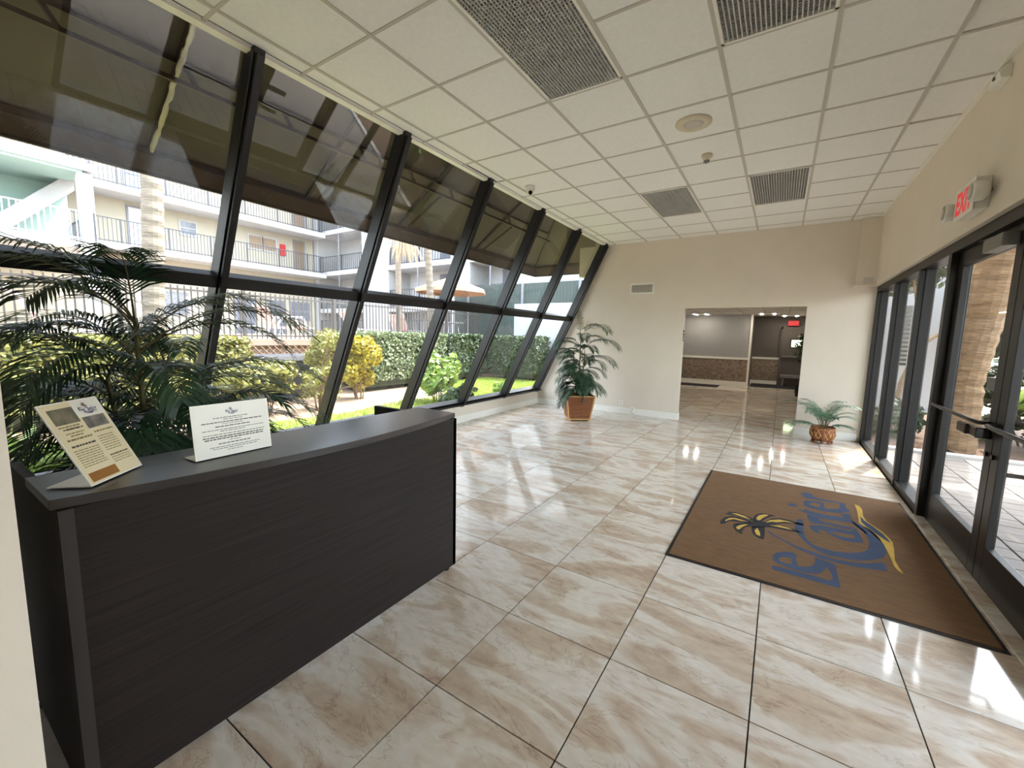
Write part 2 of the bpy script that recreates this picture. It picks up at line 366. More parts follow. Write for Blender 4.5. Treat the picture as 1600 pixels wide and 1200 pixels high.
# boxed chase in the corner with its little vent
ch = struct(MB().box(.86, XR, YB - .1, YB, 2.40, HC).box(.83, XR, YB - .115, YB, 2.375, 2.40).build('trim_3', 'wall_paint'), 'boxed-in beige chase in the corner over the storefront')
MB().box(.95, 1.06, YB - .108, YB - .1, 2.43, 2.50).build('vent', 'tee_bar', ch)

# ------------------------------------------------------------------ sloping glazed wall (window_1)
win = sroot('window_1', (0, 0, 0), 'sloping black framed glass wall')
gd = Vector((XG1 - XG0, 0, ZG1 - ZG0)).normalized(); gnv = Vector((gd.z, 0, -gd.x))       # along slope, inward normal
def gp(z, off=0): t = (z - ZG0) / (ZG1 - ZG0); return Vector((XG0 + t * (XG1 - XG0), 0, z)) + gnv * off
MULL = [.26, 1.57, 2.88, 4.2, 5.51, 6.82, 8.13]
ZM = 1.915
for y in MULL:
    MB().bar(gp(ZG0 - .02, -.01) + Vector((0, y, 0)), gp(HC + .1, -.01) + Vector((0, y, 0)), .075, .135, up=gnv).build('mullion', 'black_frame', win, bevel=.004)
    MB().bar(gp(ZG0 + .03, .075) + Vector((0, y, 0)), gp(HC, .075) + Vector((0, y, 0)), .05, .03, up=gnv).build('mullion_cap', 'black_frame', win, bevel=.003)
for a, b in zip(MULL[:-1], MULL[1:]):
    for z in (ZG0 + .035, ZM, HC + .06):
        MB().bar(gp(z, -.005) + Vector((0, a + .0375, 0)), gp(z, -.005) + Vector((0, b - .0375, 0)), .10 if z == ZM else .08, .11, up=gnv).build('rail', 'black_frame', win, bevel=.003)
    for z0, z1 in ((ZG0 + .03, ZM - .03), (ZM + .03, HC + .05)):
        p = [gp(z0, -.03), gp(z1, -.03)]; m = MB(); off = gnv * .003; pts = []
        for s in (-1, 1): pts += [p[0] + off * s + Vector((0, a + .03, 0)), p[0] + off * s + Vector((0, b - .03, 0)), p[1] + off * s + Vector((0, b - .03, 0)), p[1] + off * s + Vector((0, a + .03, 0))]
        m.v = [tuple(q) for q in pts]; m.f = [(0, 1, 2, 3), (7, 6, 5, 4), (0, 4, 5, 1), (1, 5, 6, 2), (2, 6, 7, 3), (3, 7, 4, 0)]
        m.build('pane', 'clear_glass', win)
MB().box(-4.72, -4.50, .15, YB, ZG0 - .015, ZG0 + .012).build('sill', 'black_frame', win, bevel=.004)

# ------------------------------------------------------------------ storefront (window_2) and its two door leaves
sf = sroot('window_2', (0, 0, 0), 'black aluminium storefront sidelights, the nearest one added out of view')
ZT = 2.372
SM = [YB - .035, 7.06, 5.95, 4.99, 2.66, 1.635]  # last bay is an unseen sidelight added to light the near floor
MB().box(XF, XF + .13, 1.6, YB, ZT - .085, ZT).build('head_rail', 'bronze_frame', sf, bevel=.003)
for y in SM:
    MB().box(XF, XF + .13, y - .035, y + .035, 0, ZT - .085).build('mullion', 'bronze_frame', sf, bevel=.003)
MB().box(XF - .004, XF + .0, 4.954, 5.026, 0, ZT - .085).build('mullion_face', 'bronze_frame', sf)
for a, b in list(zip(SM[1:4], SM[:3])) + [(SM[5], SM[4])]:
    MB().box(XF + .01, XF + .12, a + .035, b - .035, 0, .07).build('sill', 'bronze_frame', sf, bevel=.003)
    MB().box(XF + .06, XF + .067, a + .035, b - .035, .07, ZT - .085).build('pane', 'door_glass', sf)
    for y in (a + .035, b - .05): MB().box(XF + .045, XF + .085, y, y + .015, .07, ZT - .085).build('glazing_bead', 'bronze_frame', sf)
sf3 = sroot('window_added', (0, 0, 0), 'black aluminium window added out of view beside the near passage')  # unseen window added so daylight reaches the near passage
NM = [-.795, -1.7, -2.605]
MB().box(XF, XF + .13, -2.64, -.76, ZT - .085, ZT).build('head_rail', 'bronze_frame', sf3)
for y in NM: MB().box(XF, XF + .13, y - .035, y + .035, 0, ZT - .085).build('mullion', 'bronze_frame', sf3)
for a, b in zip(NM[1:], NM[:-1]):
    MB().box(XF + .01, XF + .12, a + .035, b - .035, 0, .07).build('sill', 'bronze_frame', sf3)
    MB().box(XF + .06, XF + .067, a + .035, b - .035, .07, ZT - .085).build('pane', 'door_glass', sf3)
def leaf(name, y0, y1, label):
    d = sroot(name, (XF + .05, y0, 0), label); x0, x1 = XF + .045, XF + .09
    zt = ZT - .09
    MB().box(x0, x1, y0, y0 + .105, .012, zt).build('stile', 'bronze_frame', d, bevel=.003)
    MB().box(x0, x1, y1 - .105, y1, .012, zt).build('stile', 'bronze_frame', d, bevel=.003)
    MB().box(x0, x1, y0 + .105, y1 - .105, zt - .12, zt).build('top_rail', 'bronze_frame', d, bevel=.003)
    MB().box(x0, x1, y0 + .105, y1 - .105, .012, .265).build('bottom_rail', 'bronze_frame', d, bevel=.003)
    MB().box(x0 + .018, x0 + .025, y0 + .1, y1 - .1, .26, zt - .115).build('pane', 'door_glass', d)
    b = MB(); zb = 1.03
    b.tube([(x0 - .005, y1 - .05, zb), (x0 - .06, y1 - .07, zb), (x0 - .07, y1 - .2, zb), (x0 - .07, y0 + .2, zb), (x0 - .06, y0 + .06, zb), (x0 - .005, y0 + .05, zb)], .013, 8)
    b.build('push_bar', 'dark_metal', d, smooth=True)
    return d
YC = 3.83
d1 = leaf('door_1', YC + .004, 4.952, 'black framed glass door leaf beside the sidelights')
d2 = leaf('door_2', 2.698, YC - .004, 'black framed glass door leaf with outside pull handle')
MB().box(XF - .03, XF + .05, YC + .03, YC + .3, .93, 1.0).box(XF - .045, XF - .02, YC + .17, YC + .32, .93, 1.0).build('lock_case', 'lens_black', d1, bevel=.006)
for s, dd in ((1, d1), (-1, d2)):
    MB().lathe([(.016, 0), (.016, .012), (.008, .014)], 12, (XF + .03, YC + s * .05, .83), 'x').build('lock_cylinder', 'lens_black', dd)
MB().box(XF + .10, XF + .13, YC + .02, YC + .42, 1.22, 1.31).build('lock_bar', 'grey_metal', d1)
MB().tube([(XF + .09, YC - .1, 1.06), (XF + .16, YC - .1, 1.06), (XF + .17, YC - .24, 1.05), (XF + .17, YC - .28, .9), (XF + .17, YC - .24, .76), (XF + .16, YC - .1, .74), (XF + .09, YC - .1, .74)], .014, 8).build('pull_handle', 'lens_black', d2, smooth=True)
MB().box(XF - .035, XF + .045, YC + .06, YC + .36, 2.15, 2.235).build('door_closer', 'grey_metal', d1, bevel=.006)
MB().bar((XF, YC + .3, 2.245), (XF + .02, YC + .62, 2.275), .02, .012).build('closer_arm', 'dark_metal', d1)
struct(MB().box(1.10, XF + .14, 2.66, 4.99, 0, .012).build('trim_4', 'floor_marble', bevel=.003), 'stone threshold under the doors')

# ------------------------------------------------------------------ hall beyond the doorway
HY, HZ = 15.9, 2.40
hf = struct(MB().box(-3.3, 1.0, YB + .14, 17.6, -.12, -.006).build('floor_hall', 'grout'))
for i in range(-3, 5):
    for j in range(10, 27):
        x0, y0 = FX + i * FT, FY + j * FT
        X0, X1, Y0, Y1 = max(x0, -3.2), min(x0 + FT, .92), max(y0, YB + .14), min(y0 + FT, 17.5)
        if X1 > X0 and Y1 > Y0: add_tile(X0, X1, Y0, Y1, hf)
hcl = struct(MB().box(-3.3, 1.0, YB + .13, 17.6, HZ + .02, HZ + .12).build('ceiling_hall', 'white_paint'))
for i in range(-3, 5):
    for j in range(9, 24):
        x0, y0 = CX + i * CT, CY + j * CT
        if y0 > 17: continue
        if cproto: inst(cproto, (x0 + CT / 2, y0 + CT / 2, HZ), hcl)
for i in range(-2, 5): MB().box(CX + i * CT - .012, CX + i * CT + .012, YB + .13, 17.5, HZ, HZ + .012).build('grid_bar', 'tee_bar', hcl)
for j in range(9, 24): MB().box(-3.3, 1.0, CY + j * CT - .011, CY + j * CT + .011, HZ + .001, HZ + .011).build('grid_bar', 'tee_bar', hcl)
struct(MB().box(-3.35, -.86, HY, HY + .1, .95, HZ + .06).build('wall_hall_far', 'hall_wall'))
struct(MB().box(-3.35, -.86, HY - .02, HY + .1, 0, .9).build('wall_hall_wainscot', 'stone_wainscot'))
struct(MB().box(-3.35, -.84, HY - .04, HY + .1, .9, .97).box(-3.35, -.84, HY - .035, HY + .1, 0, .16).box(-.9, -.84, HY - .035, HY + .1, .16, HZ).build('trim_5', 'white_paint'))
struct(MB().box(-.96, -.86, HY + .1, 17.5, 0, HZ + .06).box(-.96, 1.1, 17.4, 17.55, .95, HZ + .06).build('wall_hall_recess', 'hall_dark'))
struct(MB().box(-.86, .0, 17.36, 17.4, .14, .9).build('wall_recess_wainscot', 'stone_wainscot'))
struct(MB().box(-.86, .0, 17.34, 17.4, .9, .97).box(-.86, 0, 17.35, 17.4, 0, .14).build('trim_6', 'white_paint'))
struct(MB().box(-3.35, -3.2, YB + .13, HY, 0, HZ + .06).build('wall_hall_left', 'hall_wall'))
struct(MB().box(.92, 1.06, YB + .13, 17.5, 0, HZ + .06).build('wall_hall_right', 'hall_wall'))
struct(MB().box(-3.4, 1.1, YB + .13, 17.7, HZ + .13, 3.9).build('roof_hall', 'stucco_cream'))
d3 = sroot('door_3', (0, 17.3, 0), 'dark exit door with a small square window at the end of the hall')
MB().box(.02, .9, 17.31, 17.36, .01, 1.98).build('leaf', 'hall_dark', d3, bevel=.004)
MB().box(-.05, .95, 17.4, 17.5, -.1, .95).build('backing', 'hall_dark', d3)  # block added behind the door to stop outside light under the leaf
MB().box(-.04, .02, 17.29, 17.38, 0, 2.04).box(-.04, .92, 17.29, 17.38, 1.98, 2.04).build('door_frame', 'hall_dark', d3)
MB().box(.29, .58, 17.3, 17.31, 1.36, 1.6).build('pane', 'hall_window_glow', d3)
MB().box(.25, .62, 17.295, 17.30, 1.32, 1.36).box(.25, .62, 17.295, 17.3, 1.6, 1.64).box(.25, .29, 17.295, 17.3, 1.36, 1.6).box(.58, .62, 17.295, 17.3, 1.36, 1.6).build('pane_frame', 'dark_metal', d3)
MB().box(.06, .86, 17.22, 17.27, 1.0, 1.05).box(.06, .1, 17.25, 17.31, .99, 1.06).box(.82, .86, 17.25, 17.31, .99, 1.06).build('push_bar', 'grey_metal', d3)

def exit_hall():
    t = thing('exit_sign', 'small red exit sign over the dark hall door', 'exit sign', (.3, 17.36, 2.1))
    MB().box(.14, .46, 17.3, 17.36, 2.08, 2.26).build('housing', 'alarm_red', t, bevel=.005)
    b, wd = text_mb('EXIT', .15, (.17, 17.297, 2.115), (.9, 0, 0), (0, 0, 1)); b.build('lettering', 'exit_red', t)
exit_hall()
tag(MB().box(-.8, .0, 17.0, 17.3, 0.0, .02).box(-.8, .8, 16.1, 17.0, 0, .012).build('floor_mat', 'mat_dark'), 'black mat in front of the dark exit door in the hall', 'floor mat')
tag(MB().box(-3.0, -1.65, 14.95, 15.7, 0, .012).build('floor_mat', 'mat_dark', bevel=.004), 'black mat below the stone wainscot in the hall', 'floor mat')
b = thing('bench', 'low grey bench beside the dark hall door', 'bench', (.4, 17.1, 0))
MB().box(.05, .85, 16.95, 17.2, .3, .4).build('seat', 'bench_grey', b, bevel=.01)
for x in (.1, .74): MB().box(x, x + .06, 17.0, 17.15, 0.012, .3).build('leg', 'bench_grey', b)
for k, (a, c) in enumerate((((1091, 492), (1110, 492)), ((1190, 491), (1212, 491)), ((1225, 497), (1243, 497)))):
    p, q = PZ(*a, HZ), PZ(*c, HZ)
    m = (p + q) / 2; m.y = (15.25, 15.3, 16.6)[k]
    lab = ('lit twin lamp fixture in the hall ceiling before the grey wall', 'lit twin lamp fixture in the hall ceiling at the recess mouth', 'lit twin lamp fixture in the hall ceiling near the exit sign')[k]
    t = thing('ceiling_lamp', lab, 'ceiling lamp', (m.x, m.y, HZ - .02), 'twin lamps in the hall ceiling')
    MB().box(m.x - .29, m.x + .29, m.y - .29, m.y + .29, HZ - .02, HZ).build('housing', 'white_paint', t)
    for s in (-1, 1): MB().box(m.x + s * .17 - .03, m.x + s * .17 + .03, m.y - .27, m.y + .27, HZ - .03, HZ - .02).build('tube', 'lamp_glow', t)
    if k == 1: hall_lamp = t
for y, lab in ((10.2, 'lit twin lamp fixture added out of view just past the doorway'), (12.0, 'lit twin lamp fixture added out of view midway along the hall')):  # two unseen lamps added behind the lintel to brighten the hall
    o = copy_tree(hall_lamp); o.location = (-1.0, y, HZ - .02); o['label'] = lab

# ------------------------------------------------------------------ reception desk
dk = thing('reception_desk', 'dark wood-grain reception desk with a bowed counter top', 'desk', (-1.85, 1.1, 0))
DX, DY0, DY1, DZ = -1.68, .25, 1.975, 1.0
MB().box(DX - .025, DX, DY0 + .03, DY1, .03, DZ).build('front_panel', 'desk_wood', dk, bevel=.002)
for y in (DY0, DY1 - .03):
    MB().prism([(DX + .0, .03), (DX + .0, DZ), (-2.43, DZ), (-2.43, .03)], 'y', y, y + .03).build('end_panel', 'desk_wood', dk, bevel=.002)
MB().box(DX, DX + .006, DY0, DY0 + .032, .03, DZ).build('edge_band', 'dark_edge', dk)
n = 28; top = [(-1.70 + .105 * math.sin(math.pi * k / n) ** .9, DY0 - .012 + (DY1 - DY0 + .02) * k / n) for k in range(n + 1)]
MB().prism(top + [(-2.02, DY1 + .008), (-2.02, DY0 - .012)], 'z', DZ + .001, DZ + .031).build('countertop', 'desk_top', dk, bevel=.002)
MB().box(-2.43, DX - .026, DY0 + .03, DY1 - .03, .72, .748).build('work_surface', 'desk_top', dk)
for x, y in ((DX - .04, DY0 + .06), (DX - .04, DY1 - .05), (-2.38, DY0 + .02), (-2.38, DY1 - .02)):
    MB().lathe([(.022, 0), (.022, .012), (.012, .014), (.012, .034)], 12, (x, y, 0)).build('foot', 'dark_edge', dk)
ZD = DZ + .031

# ------------------------------------------------------------------ logo outlines (flat print), traced on the floor mat
def _ca(x, y): return (1220 + x / 11.43, 760 + y / 11.43)
def _cb(x, y): return (1110 + x / 10, 780 + y / 10)
def _cc(x, y): return (1190 + x / 6.957, 840 + y / 6.957)
def _cd(x, y): return (1320 + x / 8.57, 770 + y / 8.57)
def _cm(x, y): return (1100 + x / 4.848, 740 + y / 4.848)
LOGO = [
 ('blue', _cm, [(705,350),(690,385),(690,410),(700,440),(730,480),(780,530),(850,580),(950,620),(1080,645),(1180,660),(1290,655),(1360,635),(1385,600),(1370,550),(1330,490),(1280,440),(1220,400),(1150,372),(1115,345),(1125,372),(1200,430),(1240,480),(1252,530),(1240,575),(1200,595),(1100,600),(1000,590),(900,565),(830,540),(790,510),(765,475),(755,430),(757,385),(745,352),(725,343)], None),
 ('blue', _cm, [(470,420),(560,477),(700,548),(850,602),(1000,650),(1150,674),(1250,680),(1350,670),(1378,695),(1395,738),(1280,725),(1150,706),(1020,680),(880,640),(720,575),(580,498),(500,455)], None),
 ('blue', _cc, [(120,300),(115,345),(300,395),(600,480),(860,550),(830,420),(800,295),(690,250),(575,215),(580,265),(560,300),(500,318),(400,310),(375,250),(380,185),(330,160),(230,150),(150,165),(118,205),(130,245),(170,275),(250,310),(330,340),(420,365),(520,385),(620,390),(660,375),(690,340),(705,315),(740,360),(772,420),(770,455),(730,465),(560,410),(300,345)], [(185,220),(240,208),(320,220),(330,250),(325,290),(250,275),(195,250)]),
 ('blue', _ca, [(500,700),(620,686),(740,698),(900,728),(1060,758),(1240,800),(1330,745),(1370,790),(1440,910),(1475,1005),(1300,1000),(1150,975),(1000,920),(880,850),(790,795),(720,770),(690,760),(670,800),(710,850),(620,820),(540,765)], [(860,800),(1000,815),(1180,850),(1300,870),(1330,900),(1290,925),(1180,915),(1050,885),(940,840)]),
 ('blue', _ca, [(460,486),(560,504),(690,544),(690,600),(760,630),(900,655),(1100,700),(1230,728),(1325,735),(1235,775),(1060,732),(800,678),(600,660),(530,635),(480,560)], None),
 ('blue', _ca, [(270,405),(380,425),(450,400),(520,440),(650,470),(800,510),(1000,530),(1130,560),(1060,478),(1240,495),(1250,600),(1400,710),(1540,830),(1500,840),(1380,735),(1260,650),(1130,630),(900,600),(700,570),(690,538),(560,498),(440,470)], None),
 ('blue', _ca, [(400,280),(430,250),(560,255),(690,275),(770,290),(770,340),(790,385),(870,405),(1000,400),(1050,390),(1050,310),(1150,310),(1160,370),(1240,440),(1200,460),(1050,472),(900,462),(760,440),(620,405),(500,380),(420,345)], [(500,300),(600,290),(690,310),(710,370),(620,360),(520,330)]),
 ('blue', _ca, [(370,115),(420,105),(560,135),(580,180),(680,215),(850,245),(1000,275),(1130,295),(1130,312),(1050,305),(850,278),(680,245),(560,225),(440,205),(390,165)], None),
 ('blue', _ca, [(90,310),(200,300),(310,340),(290,360),(180,350)], None),
 ('gold', _cd, [(130,150),(200,180),(235,230),(245,310),(290,380),(400,450),(500,520),(590,600),(640,660),(660,760),(670,900),(720,990),(790,1085),(720,1045),(660,980),(620,880),(570,780),(520,690),(430,600),(330,510),(240,440),(190,400),(180,320),(165,240)], [(205,310),(260,370),(380,450),(500,540),(580,620),(615,670),(540,630),(420,550),(300,460),(220,390)]),
 ('blue', _cd, [(205,310),(260,370),(380,450),(500,540),(580,620),(615,670),(540,630),(420,550),(300,460),(220,390)], None),
 ('black', _cb, [(230,230),(300,195),(400,200),(520,240),(640,290),(700,340),(640,332),(560,305),(430,262),(300,240)], [(320,215),(420,222),(540,262),(630,315),(560,295),(420,248)]),
 ('black', _cb, [(150,385),(160,330),(220,280),(330,260),(440,270),(560,310),(640,345),(610,392),(520,360),(420,350),(300,340),(220,380)], [(230,325),(300,290),(380,290),(480,315),(590,350),(470,335),(370,310),(290,320),(240,340)]),
 ('black', _cb, [(350,410),(380,375),(480,365),(620,370),(650,420),(560,430),(510,470),(490,540),(420,510),(370,460)], [(400,430),(470,400),(600,385),(500,430),(460,465),(420,470)]),
 ('black', _cb, [(610,365),(690,336),(780,352),(850,345),(862,432),(760,440),(650,440)], None),
 ('black', _cb, [(660,300),(700,245),(780,215),(900,230),(1030,260),(940,270),(870,300),(800,352),(740,360),(680,340)], [(715,290),(760,250),(840,235),(915,245),(820,290),(770,330),(730,320)]),
 ('black', _cb, [(640,430),(720,425),(850,430),(850,550),(830,630),(740,600),(670,550),(645,490)], [(690,490),(730,445),(770,510),(780,575),(720,550)]),
 ('black', _cb, [(850,360),(950,300),(1100,295),(1250,330),(1460,390),(1440,405),(1300,380),(1150,375),(1000,390),(860,400)], [(862,366),(930,325),(1080,315),(1200,340),(1310,370),(1150,350),(1040,360),(960,350)]),
 ('black', _cb, [(860,402),(1000,391),(1150,420),(1330,475),(1440,525),(1300,510),(1100,470),(950,440),(860,435)], [(920,402),(1080,410),(1200,440),(1290,480),(1100,440)]),
]
for nm, poly in (('gold', [(320,215),(420,222),(540,262),(630,315),(560,295),(420,248)]), ('gold', [(230,325),(300,290),(380,290),(480,315),(590,350),(470,335),(370,310),(290,320),(240,340)]),
                 ('gold', [(400,430),(470,400),(600,385),(500,430),(460,465),(420,470)]), ('gold', [(715,290),(760,250),(840,235),(915,245),(820,290),(770,330),(730,320)]),
                 ('gold', [(690,490),(730,445),(770,510),(780,575),(720,550)]), ('gold', [(862,366),(930,325),(1080,315),(1200,340),(1310,370),(1150,350),(1040,360),(960,350)]),
                 ('gold', [(920,402),(1080,410),(1200,440),(1290,480),(1100,440)])):
    LOGO.append((nm, _cb, poly, None))
def logo_mb(which, f):
    """all outlines of one colour; f maps a point of the mat (x, y) to 3-D"""
    b = MB()
    for nm, cv, outer, hole in LOGO:
        if nm != which: continue
        loops = [[PZ(*cv(*p), .012) for p in lp] for lp in ([outer, hole] if hole else [outer])]
        fl = [[Vector((p.x, p.y, 0)) for p in lp] for lp in loops]
        tri = geometry.tessellate_polygon(fl); pts = [p for lp in loops for p in lp]; o = len(b.v)
        b.v += [tuple(f(p.x, p.y)) for p in pts]
        for t in tri:
            a, c, d = (Vector(b.v[o + i]) for i in t)
            b.f.append(tuple(o + i for i in t))
    return b
mt = thing('door_mat', 'brown entrance mat with a blue and gold palm tree logo', 'door mat', (.26, 4.12, 0))
mc = [PZ(*p, .006) for p in ((1108, 735), (1405, 785), (1590, 1028), (1048, 870))]
mx0, mx1, my0, my1 = -.575, 1.085, 2.95, 5.275
MB().box(mx0, mx1, my0, my1, .0005, .006).build('rubber_border', 'mat_rubber', mt, bevel=.002)
MB().box(mx0 + .022, mx1 - .022, my0 + .022, my1 - .022, .006, .0105).build('pile', 'mat_pile', mt)
for c in ('blue', 'gold', 'black'):
    logo_mb(c, lambda x, y: (x, y, .0112)).build('logo_inlay', 'mat_' + c, mt)

# ------------------------------------------------------------------ sign holders on the desk
def panel(b, o, r, u, n, w, h, t, x0=0, y0=0, x1=None, y1=None, z=0):
    """box on a tilted plane: o origin, r right, u up, n normal"""
    x1 = w if x1 is None else x1; y1 = h if y1 is None else y1; s = len(b.v)
    b.v += [tuple(o + r * x + u * y + n * (z + k)) for k in (0, t) for x, y in ((x0, y0), (x1, y0), (x1, y1), (x0, y1))]
    b.f += [tuple(s + i for i in q) for q in ((3, 2, 1, 0), (4, 5, 6, 7), (0, 1, 5, 4), (1, 2, 6, 5), (2, 3, 7, 6), (3, 0, 4, 7))]
def holder(name, label, p0, p1, w, h, lean, sheet):
    p0, p1 = PZ(*p0, ZD), PZ(*p1, ZD); r = (p1 - p0); r.z = 0; r.normalize()
    nh = Vector((-r.y, r.x, 0)); nh = nh if nh.x > 0 else -nh
    u = (Vector((0, 0, 1)) * math.cos(lean) - nh * math.sin(lean)).normalized(); n = r.cross(u); n = n if n.x > 0 else -n
    o = p0 + Vector((0, 0, .003)); t = thing(name, label, 'sign holder', p0)
    b = MB(); panel(b, o, r, u, n, w, h, .005); b.build('acrylic_face', 'acrylic_white', t, bevel=.001)
    b = MB(); back = -nh
    ft = [o, o + r * w, o + r * w + back * (h * .42), o + back * (h * .42)]
    b.quad(*ft); b.quad(*[q + Vector((0, 0, .003)) for q in ft]); b.build('foot', 'acrylic_white', t)
    b = MB(); panel(b, o, r, u, n, w, h, .0006, .004, .004, w - .004, h - .004, .0052); b.build('sheet', sheet, t)
    return t, o, r, u, n
def bars(t, o, r, u, n, rows, m, name):
    b = MB()
    for x0, x1, y, hgt in rows:
        x = x0                                     # word-like dashes
        while x < x1 - .004:
            l = min(R.uniform(.006, .018), x1 - x); panel(b, o, r, u, n, 0, 0, .0002, x, y, x + l, y + hgt, .0059); x += l + .0025
    b.build(name, m, t, stuff=True)
def small_logo(t, o, r, u, n, cx, cy, s, cols):
    for c, m in cols: logo_mb(c, lambda x, y: o + r * (cx + (y - 4.15) * s) + u * (cy - (x - .3) * s) + n * .0067).build('logo', m, t)
W1, H1 = .216, .279
t, o, r, u, n = holder('sign_holder', 'slanted acrylic sign holder with a cream information flyer on the desk', (142, 763), (222, 728), W1, H1, math.radians(27), 'paper_cream')
b = MB(); panel(b, o, r, u, n, 0, 0, .0003, .018, .205, .105, .258, .0059); b.build('printed_photo', 'photo_print', t)
b = MB(); panel(b, o, r, u, n, 0, 0, .0003, .115, .175, .2, .215, .0059); b.build('printed_photo', 'photo_print_grey', t)
b = MB(); panel(b, o, r, u, n, 0, 0, .0003, .012, .010, .118, .040, .0059); b.build('printed_band', 'brown_print', t)
b = MB(); panel(b, o, r, u, n, 0, 0, .0004, .105, .216, .212, .274, .00582); b.build('logo_ground', 'paper_white', t)
small_logo(t, o, r, u, n, .158, .243, .036, (('blue', 'ink_blue'), ('black', 'ink'), ('gold', 'brown_print')))
bars(t, o, r, u, n, [(.02, .1, .195, .004), (.04, .09, .185, .006), (.03, .095, .172, .0035), (.04, .085, .163, .004), (.02, .11, .15, .006)] + [(.016, .108, .06 + .0078 * k, .0026) for k in range(8)] + [(.124, .2, .158, .005)] + [(.124, .19, .09 + .0085 * k, .0026) for k in range(7)] + [(.124, .2, .045 + .008 * k, .0026) for k in range(4)], 'ink_olive', 'printed_text')
bars(t, o, r, u, n, [(.02, .108, .128, .006), (.124, .2, .07 + .0, .004), (.03, .1, .186, .004)], 'ink', 'printed_heading')
t, o, r, u, n = holder('sign_holder', 'upright white acrylic sign holder with a printed notice on the desk', (305, 723), (421, 698), H1, .205, math.radians(6), 'paper_white')
small_logo(t, o, r, u, n, .14, .172, .024, (('blue', 'ink_blue'), ('black', 'ink')))
bars(t, o, r, u, n, [(.07, .2, .148, .0025), (.105, .175, .141, .002), (.03, .25, .131, .0035), (.1, .175, .124, .002), (.075, .2, .114, .0035), (.03, .255, .103, .0022), (.09, .18, .096, .0022), (.03, .255, .085, .0024), (.03, .25, .075, .004), (.035, .25, .067, .004), (.12, .16, .059, .002), (.08, .2, .048, .0035), (.05, .235, .037, .0022), (.06, .22, .03, .0022), (.11, .165, .022, .002)], 'ink', 'printed_text')

# ------------------------------------------------------------------ ceiling fittings
def troffer(i, j, kind, label):
    x0, x1, y0, y1 = CX + CT * i, CX + CT * (i + 1), CY + CT * j, CY + CT * (j + 2)
    t = thing('ceiling_light', label, 'ceiling light', ((x0 + x1) / 2, (y0 + y1) / 2, HC))
    b = MB(); q = .018
    for a in ((x0 + .012, x0 + .012 + q, y0 + .012, y1 - .012), (x1 - .012 - q, x1 - .012, y0 + .012, y1 - .012), (x0 + .012, x1 - .012, y0 + .012, y0 + .012 + q), (x0 + .012, x1 - .012, y1 - .012 - q, y1 - .012)): b.box(*a, HC - .002, HC + .02)
    b.build('frame', 'white_paint', t)
    MB().box(x0 + .03, x1 - .03, y0 + .03, y1 - .03, HC + .026, HC + .03).build('reflector', 'louver_dark', t)
    b = MB(); nx, ny = (24, 48) if kind == 'egg' else (22, 60)
    zz = HC + .001
    for k in range(1, nx): x = x0 + .03 + (x1 - x0 - .06) * k / nx; b.box(x - .0035, x + .0035, y0 + .03, y1 - .03, zz, zz + .022)
    for k in range(1, ny): y = y0 + .03 + (y1 - y0 - .06) * k / ny; b.box(x0 + .03, x1 - .03, y - .0022, y + .0022, zz + (0 if kind == 'egg' else .012), zz + .022)
    b.build('louver', 'louver_metal', t, stuff=True)
troffer(0, -2, 'egg', 'unlit ceiling light with egg-crate grille nearest the reception desk')
troffer(2, -2, 'slat', 'unlit ceiling light with slatted louver in front of the round speaker')
troffer(0, 4, 'egg', 'unlit ceiling light with fine grille between dome camera and end wall')
troffer(2, 4, 'slat', 'unlit ceiling light with slatted louver beyond the smoke detector')
sp = thing('ceiling_speaker', 'round beige speaker set in a ceiling tile', 'speaker', (-.785, 4.0, HC))
MB().lathe([(.145, .006), (.145, -.004), (.13, -.012), (.085, -.012), (.08, -.006)], 40, (-.785, 4.0, HC)).build('trim_ring', 'plastic_beige', sp, smooth=True)
MB().lathe([(.08, .0), (.08, -.007), (.05, -.011), (.015, -.012)], 32, (-.785, 4.0, HC)).build('grille', 'tee_bar', sp, smooth=True)
sd = thing('smoke_detector', 'small cream smoke detector on the ceiling', 'smoke detector', (-.78, 4.73, HC))
MB().lathe([(.05, .006), (.05, -.018), (.036, -.03), (.03, -.052)], 24, (-.78, 4.73, HC)).build('base', 'plastic_beige', sd, smooth=True)
MB().lathe([(.028, -.052), (.03, -.066), (.012, -.076)], 16, (-.78, 4.73, HC)).build('sensor_cap', 'grey_metal', sd, smooth=True)
cm = thing('security_camera', 'white dome security camera under the ceiling beside the glass wall', 'camera', (-2.78, 4.63, HC))
MB().lathe([(.062, .006), (.062, -.022), (.05, -.03)], 24, (-2.78, 4.63, HC)).build('base', 'plastic_white', cm, smooth=True)
MB().lathe([(.012, -.085), (.035, -.075), (.046, -.05), (.046, -.026)], 24, (-2.78, 4.63, HC)).build('eyeball', 'plastic_white', cm, smooth=True)
b = MB(); dv = Vector((.55, -.6, -.55)).normalized(); c0 = Vector((-2.78, 4.63, HC - .052)); b.tube([c0 + dv * .035, c0 + dv * .05], .024, 16); b.build('lens', 'lens_black', cm)
p = PX(1572, 122, XR); ms = thing('motion_sensor', 'small white motion sensor high on the wall over the storefront', 'sensor', p)
MB().prism([(0, -.04), (-.05, -.03), (-.06, .01), (-.03, .05), (0, .05)], 'y', -.1, .1).build('housing', 'plastic_white', ms, org=(0, 0, 0), bevel=.006).location = (0, 0, 0)
b = MB().lathe([(.012, 0), (.012, -.006)], 12, (0, 0, 0), 'x').build('lens', 'lens_black', ms, org=(0, 0, 0)); b.location = (-.06, -.02, 0)

